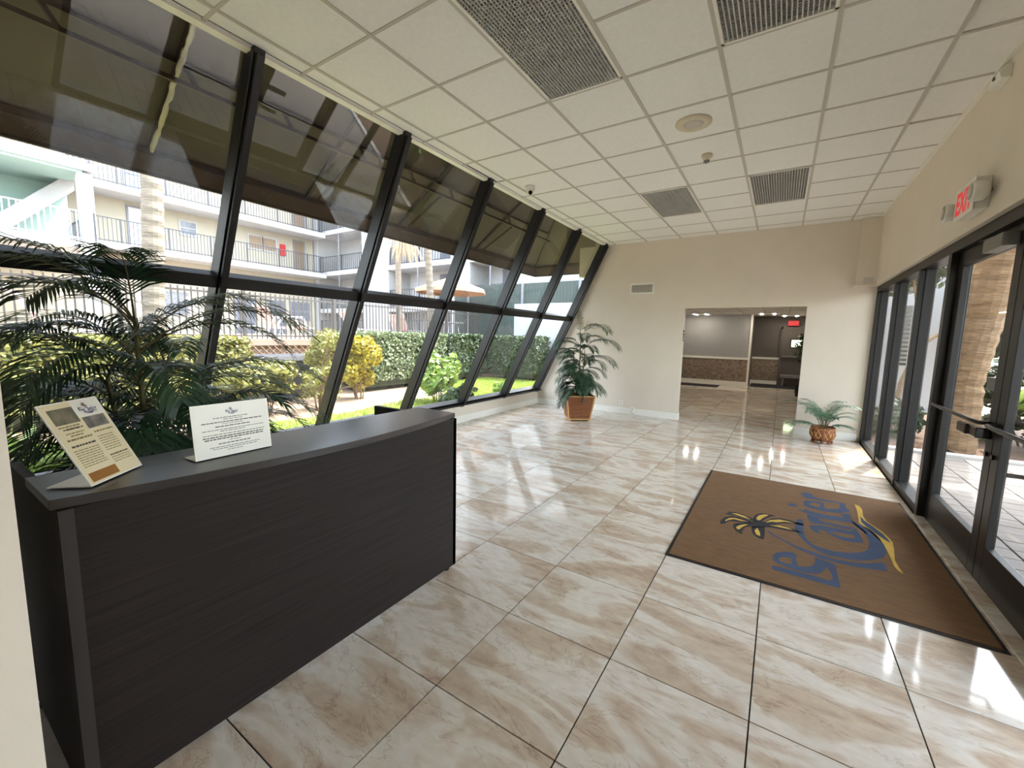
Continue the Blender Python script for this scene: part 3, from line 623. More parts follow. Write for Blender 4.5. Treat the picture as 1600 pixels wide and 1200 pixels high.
# exit sign with two emergency lamp heads
ex = thing('exit_sign', 'white exit sign with red letters and two emergency lamp heads', 'exit sign', (XR, 4.37, 2.56))
MB().box(XR - .075, XR - .001, 4.18, 4.54, 2.455, 2.665).build('housing', 'plastic_white', ex, bevel=.006)
MB().box(XR - .083, XR - .075, 4.17, 4.55, 2.445, 2.675).build('face_plate', 'plastic_white', ex, bevel=.003)
b, wd = text_mb('EXIT', .215, (0, 0, 0), (0, -1, 0), (0, 0, 1)); s = .32 / wd
b.v = [(XR - .0845, 4.52 + y * s, 2.485 + z) for x, y, z in b.v]; b.build('lettering', 'exit_red', ex)
for y, s in ((4.66, 1), (4.10, -1)):
    h = MB(); h.lathe([(.03, -.02), (.062, -.045), (.068, -.10), (.06, -.11)], 20, (XR - .01, y, 2.55), 'x').build('lamp_head', 'plastic_white', ex, smooth=True)
    MB().tube([(XR - .03, y - s * .12, 2.55), (XR - .03, y, 2.55)], .016, 10).build('lamp_arm', 'grey_metal', ex)
    MB().lathe([(.052, -.112), (.02, -.118)], 20, (XR - .01, y, 2.55), 'x').build('lens', 'tee_bar', ex, smooth=True)

# supply grille on the end wall, outlets and plugs, jamb sign
g = thing('wall_vent', 'white framed supply grille high on the end wall', 'vent', (-2.36, YB, 2.48))
gx0, gx1, gz0, gz1 = -2.585, -2.125, 2.385, 2.59
MB().box(gx0, gx1, YB - .014, YB, gz0, gz0 + .03).box(gx0, gx1, YB - .014, YB, gz1 - .03, gz1).box(gx0, gx0 + .03, YB - .014, YB, gz0 + .03, gz1 - .03).box(gx1 - .03, gx1, YB - .014, YB, gz0 + .03, gz1 - .03).build('frame', 'white_paint', g, bevel=.003)
MB().box(gx0 + .03, gx1 - .03, YB - .003, YB, gz0 + .03, gz1 - .03).build('backing', 'louver_dark', g)
for k in range(8):
    z = gz0 + .04 + k * .0175; MB().bar((gx0 + .03, YB - .007, z), (gx1 - .03, YB - .007, z), .012, .003, up=(0, .7, .7)).build('slat', 'tee_bar', g)
for k in range(5):
    x = gx0 + .09 + k * .07; MB().box(x - .002, x + .002, YB - .012, YB - .008, gz0 + .03, gz1 - .03).build('fin', 'louver_dark', g)
def outlet(p, label, plug):
    t = thing('wall_outlet', label, 'outlet', p)
    MB().box(p.x - .04, p.x + .04, YB - .024 if p.z < .15 else YB - .008, YB, p.z - .06, p.z + .06).build('plate', 'plastic_white', t, bevel=.004)
    yy = YB - .026 if p.z < .15 else YB - .01
    for dz in (-.024, .024): MB().box(p.x - .014, p.x + .014, yy, yy + .003, p.z + dz - .012, p.z + dz + .012).build('socket', 'tee_bar', t)
    if plug:
        MB().box(p.x - .022, p.x + .028, yy - .045, yy, p.z - .04, p.z + .015).build('plug', 'plastic_white', t, bevel=.005)
        MB().tube([(p.x + .02, yy - .03, p.z - .03), (p.x + .06, yy - .04, p.z - .05), (p.x + .07, yy - .05, .008), (p.x + .03, yy - .06, .006)], .004, 6).build('cord', 'plastic_white', t)
outlet(PY(871, 628, YB - .01), 'white outlet with plug in the baseboard beside the tall potted palm', True)
outlet(PY(970, 630, YB - .01), 'white wall outlet above the baseboard between palm and doorway', False)
outlet(PY(988, 641, YB - .01), 'white outlet with plug and cord in the baseboard near the doorway', True)
js = thing('room_sign', 'small black sign on the doorway edge', 'sign', (DL + .003, YB + .06, 1.6))
MB().box(DL, DL + .006, YB + .02, YB + .11, 1.60, 1.70).build('plate', 'lens_black', js); MB().box(DL, DL + .006, YB + .02, YB + .11, 1.50, 1.585).build('plate', 'lens_black', js)
for z in (1.65, 1.54): MB().lathe([(.025, .006), (.025, .0075)], 14, (DL, YB + .065, z), 'x').build('symbol', 'plastic_white', js)

# ------------------------------------------------------------------ palms
def frond(b, base, az, el, L, droop, lw, ll, nl=24, bare=.22, stem=.006, vee=.5, hang=.5):
    """pinnate frond appended to b (leaflets) ; returns the rachis points"""
    d0 = Vector((math.cos(az), math.sin(az), 0)); side = Vector((-math.sin(az), math.cos(az), 0)); p = Vector(base); N = 14; pts = [p.copy()]; tans = []
    for k in range(N):
        e = el - droop * ((k + .5) / N) ** 1.3; tg = d0 * math.cos(e) + Vector((0, 0, math.sin(e))); p = p + tg * (L / N); pts.append(p.copy()); tans.append(tg)
    tans.append(tans[-1])
    for k in range(nl):
        t = bare + (1 - bare) * (k + .5) / nl; f = t * N; i = min(int(f), N - 1); q = pts[i].lerp(pts[i + 1], f - i); tg = tans[i]
        prof = math.sin(math.pi * min(1, .18 + .82 * (1 - (t - bare) / (1 - bare)) ** .8) * .62 + .12)
        for s in (-1, 1):
            l = ll * prof * R.uniform(.85, 1.1); up = side.cross(tg) * s * 0 + Vector((0, 0, 1))
            dr = (tg * (.55 + .5 * t) + side * s * (1.0 - .35 * t) + up * (vee * .35)).normalized(); nrm = dr.cross(tg).normalized(); wv = nrm.cross(dr).normalized() * lw
            a = q; m1 = q + dr * l * .45; dr2 = (dr - Vector((0, 0, hang * R.uniform(.7, 1.3)))).normalized(); m2 = m1 + dr2 * l * .35; dr3 = (dr2 - Vector((0, 0, hang * .8))).normalized(); e_ = m2 + dr3 * l * .25
            o = len(b.v); b.v += [tuple(v) for v in (a - wv * .3, a + wv * .3, m1 + wv, m1 - wv, m2 + wv * .75, m2 - wv * .75, e_)]
            b.f += [(o, o + 1, o + 2, o + 3), (o + 3, o + 2, o + 4, o + 5), (o + 5, o + 4, o + 6)]
    return pts
def palm_fronds(t, lst, leafmat, stemmat='palm_stem', clear=None):
    for base, az, el, L, droop, lw, ll, nl in lst:
        for _ in range(9):
            b = MB(); pts = frond(b, base, az, el, L, droop, lw, ll, nl)
            if not clear or all(clear(*v) for v in b.v): break
            L *= .86; ll *= .93
        o = b.build('frond', leafmat, t)
        MB().tube(pts[::2], [max(.0015, .006 * (1 - k / 8)) for k in range(len(pts[::2]))], 5).build('rachis', stemmat, o)
def free(x, y, z):
    """clear of desk, walls and the sloping glass"""
    return y > .17 and y < YB - .02 and x < XR - .02 and x > XG0 + max(0, z - ZG0) * slope + .12 and not (x > -2.46 and z < 1.06 and y < 2)
# tall palm by the desk
PB = Vector((-3.0, .80, 0))
pt = thing('potted_palm', 'large dark green artificial palm behind the reception desk', 'potted plant', PB)
MB().lathe([(.15, .0), (.2, .34), (.215, .36), (.2, .36), (.19, .31)], 24, PB).build('pot', 'rattan', pt, smooth=True)
MB().lathe([(.19, .29), (.17, .31), (.1, .325)], 20, PB).build('soil', 'soil', pt)
stems = [((0, 0), (.03, .0), 1.55), ((-.05, .06), (-.08, .16), 1.3), ((.06, -.04), (.1, -.15), 1.25), ((.02, .07), (.08, .3), 1.0)]
lst = []
for (bx, by), (tx, ty), h in stems:
    a = PB + Vector((bx, by, .3)); c = PB + Vector((tx, ty, h)); mid = a.lerp(c, .5) + Vector((.01, .01, 0))
    MB().tube([a, mid, c], [.018, .015, .009], 8).build('stem', 'palm_stem', pt, smooth=True)
    n = 13
    for k in range(n):
        z = h - .8 * (k / n) ** 1.1 * (h / 1.5); az = 2.4 * k + R.uniform(0, 6)
        bp_ = a.lerp(c, max(.1, (z - .3) / (h - .3)))
        lst.append((bp_, az, R.uniform(.75, 1.25) - .06 * k, R.uniform(.66, .92), R.uniform(1.3, 2.0), .0065, .26, 30))
for z, az, el, L in ((1.5, -2.2, 1.25, .8), (1.5, -1.5, 1.2, .95), (1.52, -1.9, 1.0, .9), (1.45, 1.45, .95, .95), (1.4, 1.3, .8, 1.0), (1.35, -1.3, .9, .9), (1.3, -1.6, .8, .85), (1.2, -1.0, .7, .95), (1.2, -.8, .8, .9), (1.1, 1.2, .6, .95), (1.1, 1.0, .75, 1.0), (1.0, -.5, .6, .8), (1.0, .9, .6, 1.0), (.95, -1.2, .6, .9), (.85, .5, .6, .8), (.8, 1.1, .6, .9), (.8, -1.2, .5, .8), (.7, 1.3, .5, .8)):
    lst.append((PB + Vector((.02, .02, z)), az, el, L, R.uniform(1.4, 1.9), .0065, .27, 30))
palm_fronds(pt, lst, 'palm_leaf', clear=free)
# palm in the square wicker planter
WB = Vector((-3.11, 7.12, 0))
wt = thing('potted_palm', 'bushy green palm in a square wicker planter at the end wall', 'potted plant', WB)
def wicker_square(t, c, b0, b1, h):
    for k in range(4):
        a = math.pi / 2 * k + .62; r = Vector((math.cos(a), math.sin(a), 0)); n = Vector((math.sin(a), -math.cos(a), 0))
        q = [c + n * b0 - r * b0 + Vector((0, 0, .03)), c + n * b0 + r * b0 + Vector((0, 0, .03)), c + n * b1 + r * b1 + Vector((0, 0, h)), c + n * b1 - r * b1 + Vector((0, 0, h))]
        s = MB(); m = n * -.015; s.v = [tuple(x) for x in q + [x + m for x in q]]; s.f = [(0, 1, 2, 3), (7, 6, 5, 4), (0, 4, 5, 1), (2, 6, 7, 3), (1, 5, 6, 2), (3, 7, 4, 0)]
        sd_ = s.build('side_panel', 'rattan', t)
        rows = MB()
        for j in range(1, 15):                     # woven rows standing proud of the panel
            f = j / 15; x0, x1 = q[0].lerp(q[3], f), q[1].lerp(q[2], f); rows.tube([x0 + n * .004, x1 + n * .004], .009, 6)
        rows.build('weave', 'rattan', sd_, stuff=True)
        MB().tube([q[0], q[3]], .016, 8).build('corner_cane', 'bamboo', t)
        MB().tube([q[3], q[2]], .014, 8).build('rim_cane', 'bamboo', t)
        MB().tube([q[0], q[1]], .014, 8).build('base_cane', 'bamboo', t)
        MB().tube([c + n * b0 * .9 + r * b0 * .9, c + n * b0 * .9 + r * b0 * .9 + Vector((0, 0, .03))], .018, 8).build('foot', 'bamboo', t)
    f0, f1 = h - .05, b1 * .93; MB().lathe([(f1 * .98, f0 - .01), (f1 * .98, f0), (.02, f0 + .01)], 20, c).build('soil', 'soil', t)
wicker_square(wt, WB, .19, .255, .46)
lst = []
for (bx, by), (tx, ty), h in [((0, 0), (.02, -.02), 1.5), ((-.04, .03), (-.12, .0), 1.2), ((.05, -.02), (.12, -.05), 1.25), ((.0, -.05), (.02, -.1), .85)]:
    a = WB + Vector((bx, by, .4)); c = WB + Vector((tx, ty, h)); MB().tube([a, c], [.016, .008], 8).build('stem', 'palm_stem', wt, smooth=True)
    n = 14
    for k in range(n):
        f = 1 - (k / n) * .88; az = 2.4 * k + R.uniform(0, 6); L = R.uniform(.5, .66) * (.75 + .25 * f)
        if math.cos(az) < -.55 and f > .4: L *= .7
        if math.sin(az) > .6: L *= .85
        lst.append((a.lerp(c, max(.12, f)), az, R.uniform(.7, 1.2) - .05 * k, L, R.uniform(1.4, 2.0), .0065, .2, 24))
lst += [(WB + Vector((0, 0, 1.5)), -.4, 1.0, .8, 1.9, .0065, .24, 28), (WB + Vector((0, 0, 1.5)), 2.2, 1.35, .65, .6, .006, .12, 14), (WB + Vector((0.05, 0, 1.3)), -.1, .8, .8, 1.7, .0065, .24, 28), (WB + Vector((.05, 0, 1.05)), -.2, .7, .75, 1.6, .0065, .24, 28)]
palm_fronds(wt, lst, 'palm_leaf', clear=free)
# small palm in the eight sided pot
SB = Vector((.64, 7.84, 0))
stp = thing('potted_palm', 'small light green palm in a footed lattice pot by the storefront', 'potted plant', SB)
MB().lathe([(.10, .03), (.145, .07), (.168, .13), (.165, .19), (.15, .235), (.162, .25), (.15, .25), (.13, .225)], 8, SB).build('pot', 'rattan', stp)
b = MB()
for k in range(16):
    for s in (-1, 1):
        pts = []
        for (rr, zz), f in zip([(.147, .075), (.171, .13), (.168, .19), (.155, .23)], (0, .33, .66, 1)):
            a = 2 * math.pi * (k + s * f * 1.4) / 16; a8 = (a + math.pi / 8) % (math.pi / 4) - math.pi / 8; q = rr / math.cos(a8) * math.cos(math.pi / 8) + .0; pts.append(SB + Vector((q * math.cos(a), q * math.sin(a), zz)))
        b.tube(pts, .0055, 5)
b.build('lattice', 'bamboo', stp, stuff=True)
for k in range(8):
    a = 2 * math.pi * k / 8; MB().tube([SB + Vector((.13 * math.cos(a), .13 * math.sin(a), .0)), SB + Vector((.115 * math.cos(a), .115 * math.sin(a), .04))], [.014, .022], 6).build('foot', 'rattan', stp)
MB().lathe([(.14, .2), (.1, .215), (.03, .22)], 16, SB).build('soil', 'soil', stp)
lst = []
for k in range(16):
    az = 2.4 * k + R.uniform(-.3, .3); low = k % 4 == 0
    lst.append((SB + Vector((.03 * math.cos(az), .03 * math.sin(az), .22)), az, .55 if low else R.uniform(1.1, 1.45), R.uniform(.38, .46) if low else R.uniform(.62, .8), 1.1 if low else R.uniform(1.5, 2.1), .0055, .15, 20))
palm_fronds(stp, lst, 'palm_leaf_soft', 'palm_stem', free)
# plant in the hall, seen past the doorway edge
HB = Vector((.56, 14.2, 0)); hp = thing('potted_plant', 'dark leafy plant standing in the hall by the doorway edge', 'potted plant', HB)
MB().lathe([(.12, 0), (.16, .3), (.15, .3), (.14, .27)], 16, HB).build('pot', 'mat_dark', hp)
MB().tube([HB + Vector((0, 0, .25)), HB + Vector((.02, 0, 1.5))], .02, 8).build('stem', 'twig', hp)
def leaves(b, c, rad, n, size, box=False, low=-1.0, long=1.8):
    """n single leaves over the outside of a crown"""
    c = Vector(c); rr = R
    for _ in range(n):
        if box:
            q = Vector((rr.uniform(-1, 1), rr.uniform(-1, 1), rr.uniform(-1, 1))); k = rr.choice((0, 0, 0, 2, 2, 1))
            if rr.random() < .8: q[k] = rr.choice((1, -1)) * rr.uniform(.86, 1.04) if k != 2 else rr.uniform(.84, 1.05)
            nrm = Vector((q.x if k == 0 else 0, q.y if k == 1 else 0, q.z if k == 2 else .3))
        else:
            while True:
                q = Vector((rr.gauss(0, 1), rr.gauss(0, 1), rr.gauss(0, 1)))
                q = q.normalized() * rr.uniform(.62, 1.06)
                if q.z > low: break
            nrm = q
        p = c + Vector((q.x * rad[0], q.y * rad[1], q.z * rad[2]))
        nrm = (nrm.normalized() + Vector((rr.gauss(0, .6), rr.gauss(0, .6), rr.gauss(0, .6)))).normalized()
        a = nrm.cross(Vector((rr.gauss(0, 1), rr.gauss(0, 1), rr.gauss(0, 1)))).normalized(); d = nrm.cross(a); s = size * rr.uniform(.7, 1.3)
        o = len(b.v); b.v += [tuple(p - a * s * long / 2), tuple(p + d * s / 2), tuple(p + a * s * long / 2), tuple(p - d * s / 2)]; b.f.append((o, o + 1, o + 2, o + 3))
    return b
leaves(MB(), HB + Vector((0, 0, 1.35)), (.22, .25, .5), 260, .06).build('foliage', 'dark_and_shaded_leaf', hp, stuff=True)

# ------------------------------------------------------------------ awning outside the glass
EX, EZ, AE = -5.2, 3.2, 9.0; SLP = .69; XA = -3.32; ZA = EZ + SLP * (XA - EX)
AY0 = -1.2
aw = thing('awning', 'brown canvas awning on a dark steel frame outside the glass wall', 'awning', (EX, 4, EZ))
run = XA - EX
def canvas_panel(q, name='canvas', m='awning_canvas', t=.004):
    q = [Vector(p) for p in q]; n = (q[1] - q[0]).cross(q[2] - q[0]).normalized() * t
    b = MB(); k = len(q); b.v = [tuple(p) for p in q] + [tuple(p + n) for p in q]
    b.f = [tuple(range(k)), tuple(reversed(range(k, 2 * k)))] + [(i, (i + 1) % k, k + (i + 1) % k, k + i) for i in range(k)]
    return b.build(name, m, aw)
canvas_panel([(EX, AY0, EZ), (EX, AE, EZ), (XA, AE - run, ZA), (XA, AY0, ZA)])
canvas_panel([(EX, AE, EZ), (XA, AE, EZ), (XA, AE - run, ZA)])
canvas_panel([(EX, AY0, EZ), (EX, AY0, EZ - .235), (EX, AE, EZ - .235), (EX, AE, EZ)], 'valance', 'awning_valance')
canvas_panel([(EX, AE, EZ), (EX, AE, EZ - .235), (XA - .05, AE, EZ - .235), (XA - .05, AE, EZ)], 'valance', 'awning_valance')
for z, tk in ((EZ - .02, .045), (EZ - .225, .03)):
    MB().bar((EX + .03, AY0, z), (EX + .03, AE - .03, z), tk, tk).build('eave_tube', 'awning_steel', aw)
    MB().bar((EX + .03, AE - .03, z), (XA, AE - .03, z), tk, tk).build('eave_tube', 'awning_steel', aw)
XT, ZT1, ZT2 = -4.4, 3.57, 3.715
for z in (ZT1, ZT2): MB().bar((XT, AY0, z), (XT, AE - .8, z), .035, .035).build('truss_chord', 'awning_steel', aw)
RAFT = [.05, 1.6, 3.15, 4.65, 6.6]
for y in RAFT:
    top = (XA, y, ZA - .04); e = (EX + .05, y, EZ - .0)
    MB().bar(e, top, .035, .035).build('rafter', 'awning_steel', aw)
    if y > 2: MB().bar((EX + .15, y + .1, EZ - .02), (XT, y + .16, ZT1), .03, .03).build('rafter_brace', 'awning_steel', aw)
for y in (.85, 1.67, 2.5, 3.4, 4.2, 5.0, 5.8, 6.6, 7.3): MB().bar((XT, y - .03, ZT2), (XT, y + .06, ZT1), .03, .03).build('truss_web', 'awning_steel', aw)
MB().bar((EX + .05, AE - .05, EZ), (XA, AE - run, ZA - .04), .035, .035).build('hip_rafter', 'awning_steel', aw)
MB().bar((-4.3, AE - .05, EZ), (XA - .3, AE - run + .3, ZA - .3), .03, .03).build('hip_rafter', 'awning_steel', aw)
lc = MB(); N = 40
pts = [Vector((EX + .08 + (XA - EX - .1) * k / N, 1.6 + R.uniform(-.006, .006), EZ - .03 + SLP * (XA - EX - .1) * k / N + R.uniform(-.004, .004))) for k in range(N + 1)]
lc.tube(pts, [.02 if k % 5 else .012 for k in range(N + 1)], 8).build('laced_seam', 'lacing', aw, smooth=True)
pb = PY(909, 383, 8.75)
ob = tag(MB().box(-3.86, -3.36, 8.62, 8.95, 2.84, 3.47).build('wall_box', 'stucco_cream', bevel=.01), 'cream exterior wall box tucked under the awning end', 'wall box')

# ------------------------------------------------------------------ ground on the garden side
struct(MB().prism([(-4.74, -4), (-4.74, 14.5), (-8.9, 14.5), (-8.9, 10.2), (-8.5, 9.4), (-7.5, 8.6), (-7.0, 7.4), (-6.8, 5.5), (-7.1, 3.5), (-7.2, -4)], 'z', -.15, -.004).build('ground_lawn', 'lawn_soil'))
struct(MB().box(-10.3, -4.75, -4, 14.5, -.15, -.009).build('ground_mulch', 'mulch'))
struct(MB().box(-60, 40, -40, 60, -.4, -.16).build('ground', 'concrete'))
g = MB()
for _ in range(60000):
    x, y = R.uniform(-8.9, -4.85), R.uniform(.5, 12.1)
    if x < (-6.95 if y < 7.4 else -6.95 - (y - 7.4) * .72) + .15 * math.sin(y * 1.7): continue
    a = R.uniform(0, 6.3); h = R.uniform(.03, .075); dx, dy = math.cos(a) * .006, math.sin(a) * .006; o = len(g.v)
    lx, ly = R.gauss(0, .018), R.gauss(0, .018)
    g.v += [(x - dx, y - dy, -.012), (x + dx, y + dy, -.012), (x + lx, y + ly, h)]; g.f.append((o, o + 1, o + 2))
og = g.build('lawn_grass', 'grass_blade'); og['kind'] = 'stuff'; og['label'] = 'short sunlit green grass outside the glass wall'; og['category'] = 'grass'

# hedges, shrubs
def hedge(label, x0, x1, y0, y1, z1, m, n, size=.05):
    t = thing('hedge', label, 'hedge', ((x0 + x1) / 2, (y0 + y1) / 2, 0))
    c = ((x0 + x1) / 2, (y0 + y1) / 2, (z1 + .25) / 2); rad = ((x1 - x0) / 2, (y1 - y0) / 2, (z1 - .25) / 2)
    MB().box(x0 + .1, x1 - .1, y0 + .1, y1 - .1, .1, z1 - .1).build('core', 'hedge_core', t)
    b = leaves(MB(), c, rad, n, size, box=True)
    b.build('foliage', m, t, stuff=True)
    s = MB(); y = y0 + .15
    while y < y1: s.tube([(x1 - .3 + R.uniform(-.1, .1), y, -.01), (x1 - .3, y + R.uniform(-.1, .1), .3)], .015, 5); y += .22
    s.build('stems', 'twig', t, stuff=True)
hedge('clipped grey-green hedge with sunny end beside the yellow shrub', -9.95, -8.85, 6.75, 9.9, 1.52, 'hedge_leaf', 17000)
hedge('clipped hedge with shade painted into its leaves joining the sunny hedge to the hedge return', -9.95, -8.85, 10.0, 12.0, 1.52, 'dark_and_shaded_leaf', 12000)  # shade on this stretch and the return is painted as darker leaves
hedge('clipped hedge return with shade painted into its leaves in front of the white garden wall', -9.9, -6.95, 12.15, 13.2, 1.5, 'dark_and_shaded_leaf', 14000)
hedge('low clipped hedge behind the large palm and desk', -9.8, -8.9, -2.0, 4.1, 1.36, 'olive_leaf', 20000)
def shrub(name, label, c, rad, m, n, size, stems=8, low=-.7, long=1.8, core=True):
    c = Vector(c); t = thing(name, label, 'shrub', (c.x, c.y, 0))
    for k in range(stems):
        a = R.uniform(0, 6.3); f = R.uniform(.2, .75)
        MB().tube([(c.x + .08 * math.cos(a), c.y + .08 * math.sin(a), -.01), (c.x + rad[0] * f * .6 * math.cos(a), c.y + rad[1] * f * .6 * math.sin(a), c.z * .6), (c.x + rad[0] * f * math.cos(a), c.y + rad[1] * f * math.sin(a), c.z + rad[2] * .4)], [.014, .01, .005], 5).build('stem', 'twig', t)
    b = MB(); nb = 12
    for k in range(nb):
        a = 2.4 * k; f = .0 if k == 0 else R.uniform(.4, .8); sz = R.uniform(.28, .5) if k else .62
        leaves(b, c + Vector((rad[0] * f * math.cos(a), rad[1] * f * math.sin(a), rad[2] * (R.uniform(-.65, .65) if k else 0))), [q * sz for q in rad], n // nb, size, low=low, long=long)
    b.build('foliage', m, t, stuff=True)
    return t
shrub('shrub', 'bushy olive-yellow shrub before the black box', (-7.75, 3.8, .62), (.55, .75, .46), 'olive_leaf', 2600, .06, 12)
shrub('shrub', 'small thin olive shrub with bare stems beside the black box', (-7.55, 4.75, .5), (.4, .45, .45), 'olive_leaf', 420, .055, 12)
shrub('shrub', 'thin olive shrub with bare lower stems before the pool fence', (-8.5, 5.55, 1.05), (.45, .5, .55), 'olive_leaf', 1500, .05, 10)
shrub('shrub', 'bright yellow shrub with bare lower stems at the hedge end', (-8.15, 6.1, .84), (.42, .5, .74), 'yellow_leaf', 3600, .06, 10, low=-.85)
shrub('shrub', 'bright lime shrub growing close to the glass wall', (-6.5, 6.95, .68), (.42, .5, .62), 'lime_leaf', 1500, .1, 8, low=-.95, long=1.5)
shrub('shrub', 'low dark green plant at the foot of the lime shrub', (-5.75, 6.85, .2), (.42, .5, .3), 'dark_and_shaded_leaf', 520, .08, 4, low=-.3)
shrub('shrub', 'small lime plant beside the glass near the end wall', (-5.5, 8.0, .2), (.2, .22, .26), 'lime_leaf', 160, .08, 3, low=-.3)
shrub('shrub', 'spiky pale green plant outside the glass by the desk end', (-5.4, .55, .3), (.4, .5, .35), 'lime_leaf', 300, .05, 3, low=-.2, long=7)
for k, (x, y) in enumerate(((-5.35, 1.15), (-5.3, 0.1))):
    shrub('shrub', ('olive plant with narrow leaves outside behind the palm pot', 'olive plant with narrow leaves at the near end of the glass')[k], (x, y, .25), (.35, .35, .3), 'olive_leaf', 260, .04, 3, low=-.2, long=6)
bx = thing('storage_box', 'long black storage box among shrubs under the pool deck', 'box', (-9.4, 5.0, 0))
MB().box(-9.7, -9.1, 4.45, 5.8, 0, .86).build('body', 'bin_black', bx, bevel=.02)
MB().prism([(-9.75, .86), (-9.05, .86), (-9.12, .98), (-9.65, 1.0)], 'y', 4.4, 5.85).build('lid', 'bin_black', bx, bevel=.015)

# pool deck with lattice skirt, fence, loungers, umbrella
DK = 1.30
dck = struct(MB().box(-26.2, -10.3, -6, 16.9, -.15, DK).build('floor_pool_deck', 'deck_top'))
struct(MB().box(-10.3, -10.18, -6, 14.2, DK - .13, DK + .02).build('trim_deck', 'deck_fascia'))
lt = thing('lattice_skirt', 'tan diagonal lattice skirt below the pool deck', 'lattice', (-10.25, 5, .6))
k = 0
for s in (1, -1):
    y = 2.4
    while y < 7.0:
        MB().bar((-10.22 - .012 * s, y, .25 if s > 0 else DK - .13), (-10.22 - .012 * s, y + .92, DK - .13 if s > 0 else .25), .012, .045, up=(1, 0, 0)).build('lattice_strip', 'lattice_tan', lt); y += .16
fn = thing('pool_fence', 'grey metal picket fence along the pool deck', 'fence', (-10.42, 6, DK)); XFN = -10.42
for z in (DK + .09, DK + 1.02): MB().box(XFN - .02, XFN + .02, -2, 13.6, z - .02, z + .02).build('fence_rail', 'fence_bronze', fn)
y = -2.0; pk = None
while y < 13.6:
    if pk: inst(pk, (0, y - ORG[fn.name].y, 0), fn)
    else: pk = MB().box(XFN - .011, XFN + .011, y - .011, y + .011, DK + .0, DK + 1.1).build('picket', 'fence_bronze', fn, org=(XFN, y, DK))
    y += .115
for y in (-2.0, .3, 2.6, 4.75, 7.05, 9.35, 11.65, 13.6): MB().box(XFN - .035, XFN + .035, y - .035, y + .035, DK, DK + 1.14).build('post', 'fence_bronze', fn)
def lounger():
    t = thing('pool_lounger', '', 'lounger', (0, 0, 0), 'pool loungers behind the fence')
    for s in (-1, 1):
        MB().tube([(-.95, s * .3, .33), (.35, s * .3, .33)], .02, 6).build('side_rail', 'railing_white', t)
        MB().tube([(.3, s * .3, .33), (.72, s * .3, .98)], .02, 6).build('back_rail', 'railing_white', t)
        for x in (-.8, .25): MB().tube([(x - .08, s * .3, 0), (x, s * .3, .33), (x + .1, s * .3, 0)], .016, 6).build('leg', 'railing_white', t)
    for k in range(11): MB().box(-.92 + k * .115, -.83 + k * .115, -.3, .3, .335, .35).build('strap', 'strap_pink', t)
    for k in range(7): a = Vector((.33, 0, .37)).lerp(Vector((.72, 0, .97)), (k + .2) / 7.2); MB().bar(a + Vector((0, -.3, 0)), a + Vector((0, .3, 0)), .075, .012, up=(-.84, 0, .54)).build('strap', 'strap_pink', t)
    return t
L0 = lounger()
spots = [((-12.2, 5.05), -1.9, 'pink strapped lounger behind the fence beside the large palm frond tips'), ((-13.4, 7.2), -1.4, 'pink strapped lounger with low back beside the white framed chair'),
         ((-12.6, 9.6), -1.8, 'pink strapped lounger behind the yellow shrub'), ((-12.6, 11.6), -1.2, 'pink strapped lounger near the slender palm trunk'), ((-12.4, 2.2), -1.6, 'pink strapped lounger behind the thick palm trunk')]
for k, ((x, y), a, lab) in enumerate(spots):
    o = L0 if k == 0 else copy_tree(L0); o.location = (x, y, DK); o.rotation_euler.z = a; o['label'] = lab
tc_ = thing('patio_chair', 'white tubular framed chair behind the pool fence', 'chair', (-12.6, 6.9, DK))
MB().tube([(-12.4, 6.45, DK), (-12.4, 6.5, DK + .35), (-12.35, 6.7, DK + .62), (-12.3, 7.25, DK + .64), (-12.3, 7.4, DK + .3), (-12.3, 7.42, DK)], .035, 8).build('frame', 'railing_white', tc_, smooth=True)
MB().tube([(-12.8, 6.45, DK), (-12.8, 6.5, DK + .35), (-12.8, 6.7, DK + .62), (-12.75, 7.25, DK + .64), (-12.7, 7.4, DK + .3), (-12.7, 7.42, DK)], .035, 8).build('frame', 'railing_white', tc_, smooth=True)
MB().box(-12.8, -12.35, 6.5, 7.4, DK + .28, DK + .34).build('seat', 'strap_pink', tc_)
tb = thing('patio_table', 'round white patio table under the peach umbrella', 'table', (-11.3, 12.9, DK))
MB().lathe([(.5, .68), (.52, .7), (.5, .72)], 24, (-11.3, 12.9, DK)).build('top', 'railing_white', tb)
for k in range(4): a = math.pi / 2 * k + .4; MB().tube([(-11.3 + .4 * math.cos(a), 12.9 + .4 * math.sin(a), DK), (-11.3 + .25 * math.cos(a), 12.9 + .25 * math.sin(a), DK + .68)], .018, 6).build('leg', 'railing_white', tb)
um = thing('patio_umbrella', 'open peach patio umbrella beyond the pool fence', 'umbrella', (-11.3, 12.9, DK))
MB().tube([(-11.3, 12.9, DK), (-11.3, 12.9, 3.8)], .022, 8).build('pole', 'dark_metal', um)
UZ, UT, UR = 3.28, 3.82, 1.45
for k in range(8):
    a, c = 2 * math.pi * k / 8 + .2, 2 * math.pi * (k + 1) / 8 + .2; p0 = Vector((-11.3, 12.9, UT)); pa = Vector((-11.3 + UR * math.cos(a), 12.9 + UR * math.sin(a), UZ)); pc = Vector((-11.3 + UR * math.cos(c), 12.9 + UR * math.sin(c), UZ))
    q = MB(); q.quad(p0, pa, pc); q.quad(p0 + Vector((0, 0, .006)), pc + Vector((0, 0, .006)), pa + Vector((0, 0, .006))); q.quad(pa, pa - Vector((0, 0, .12)), pc - Vector((0, 0, .12)), pc); q.build('canopy_panel', 'umbrella_peach', um)
    MB().tube([p0 - Vector((0, 0, .03)), pa - Vector((0, 0, .02))], .008, 5).build('rib', 'dark_metal', um)
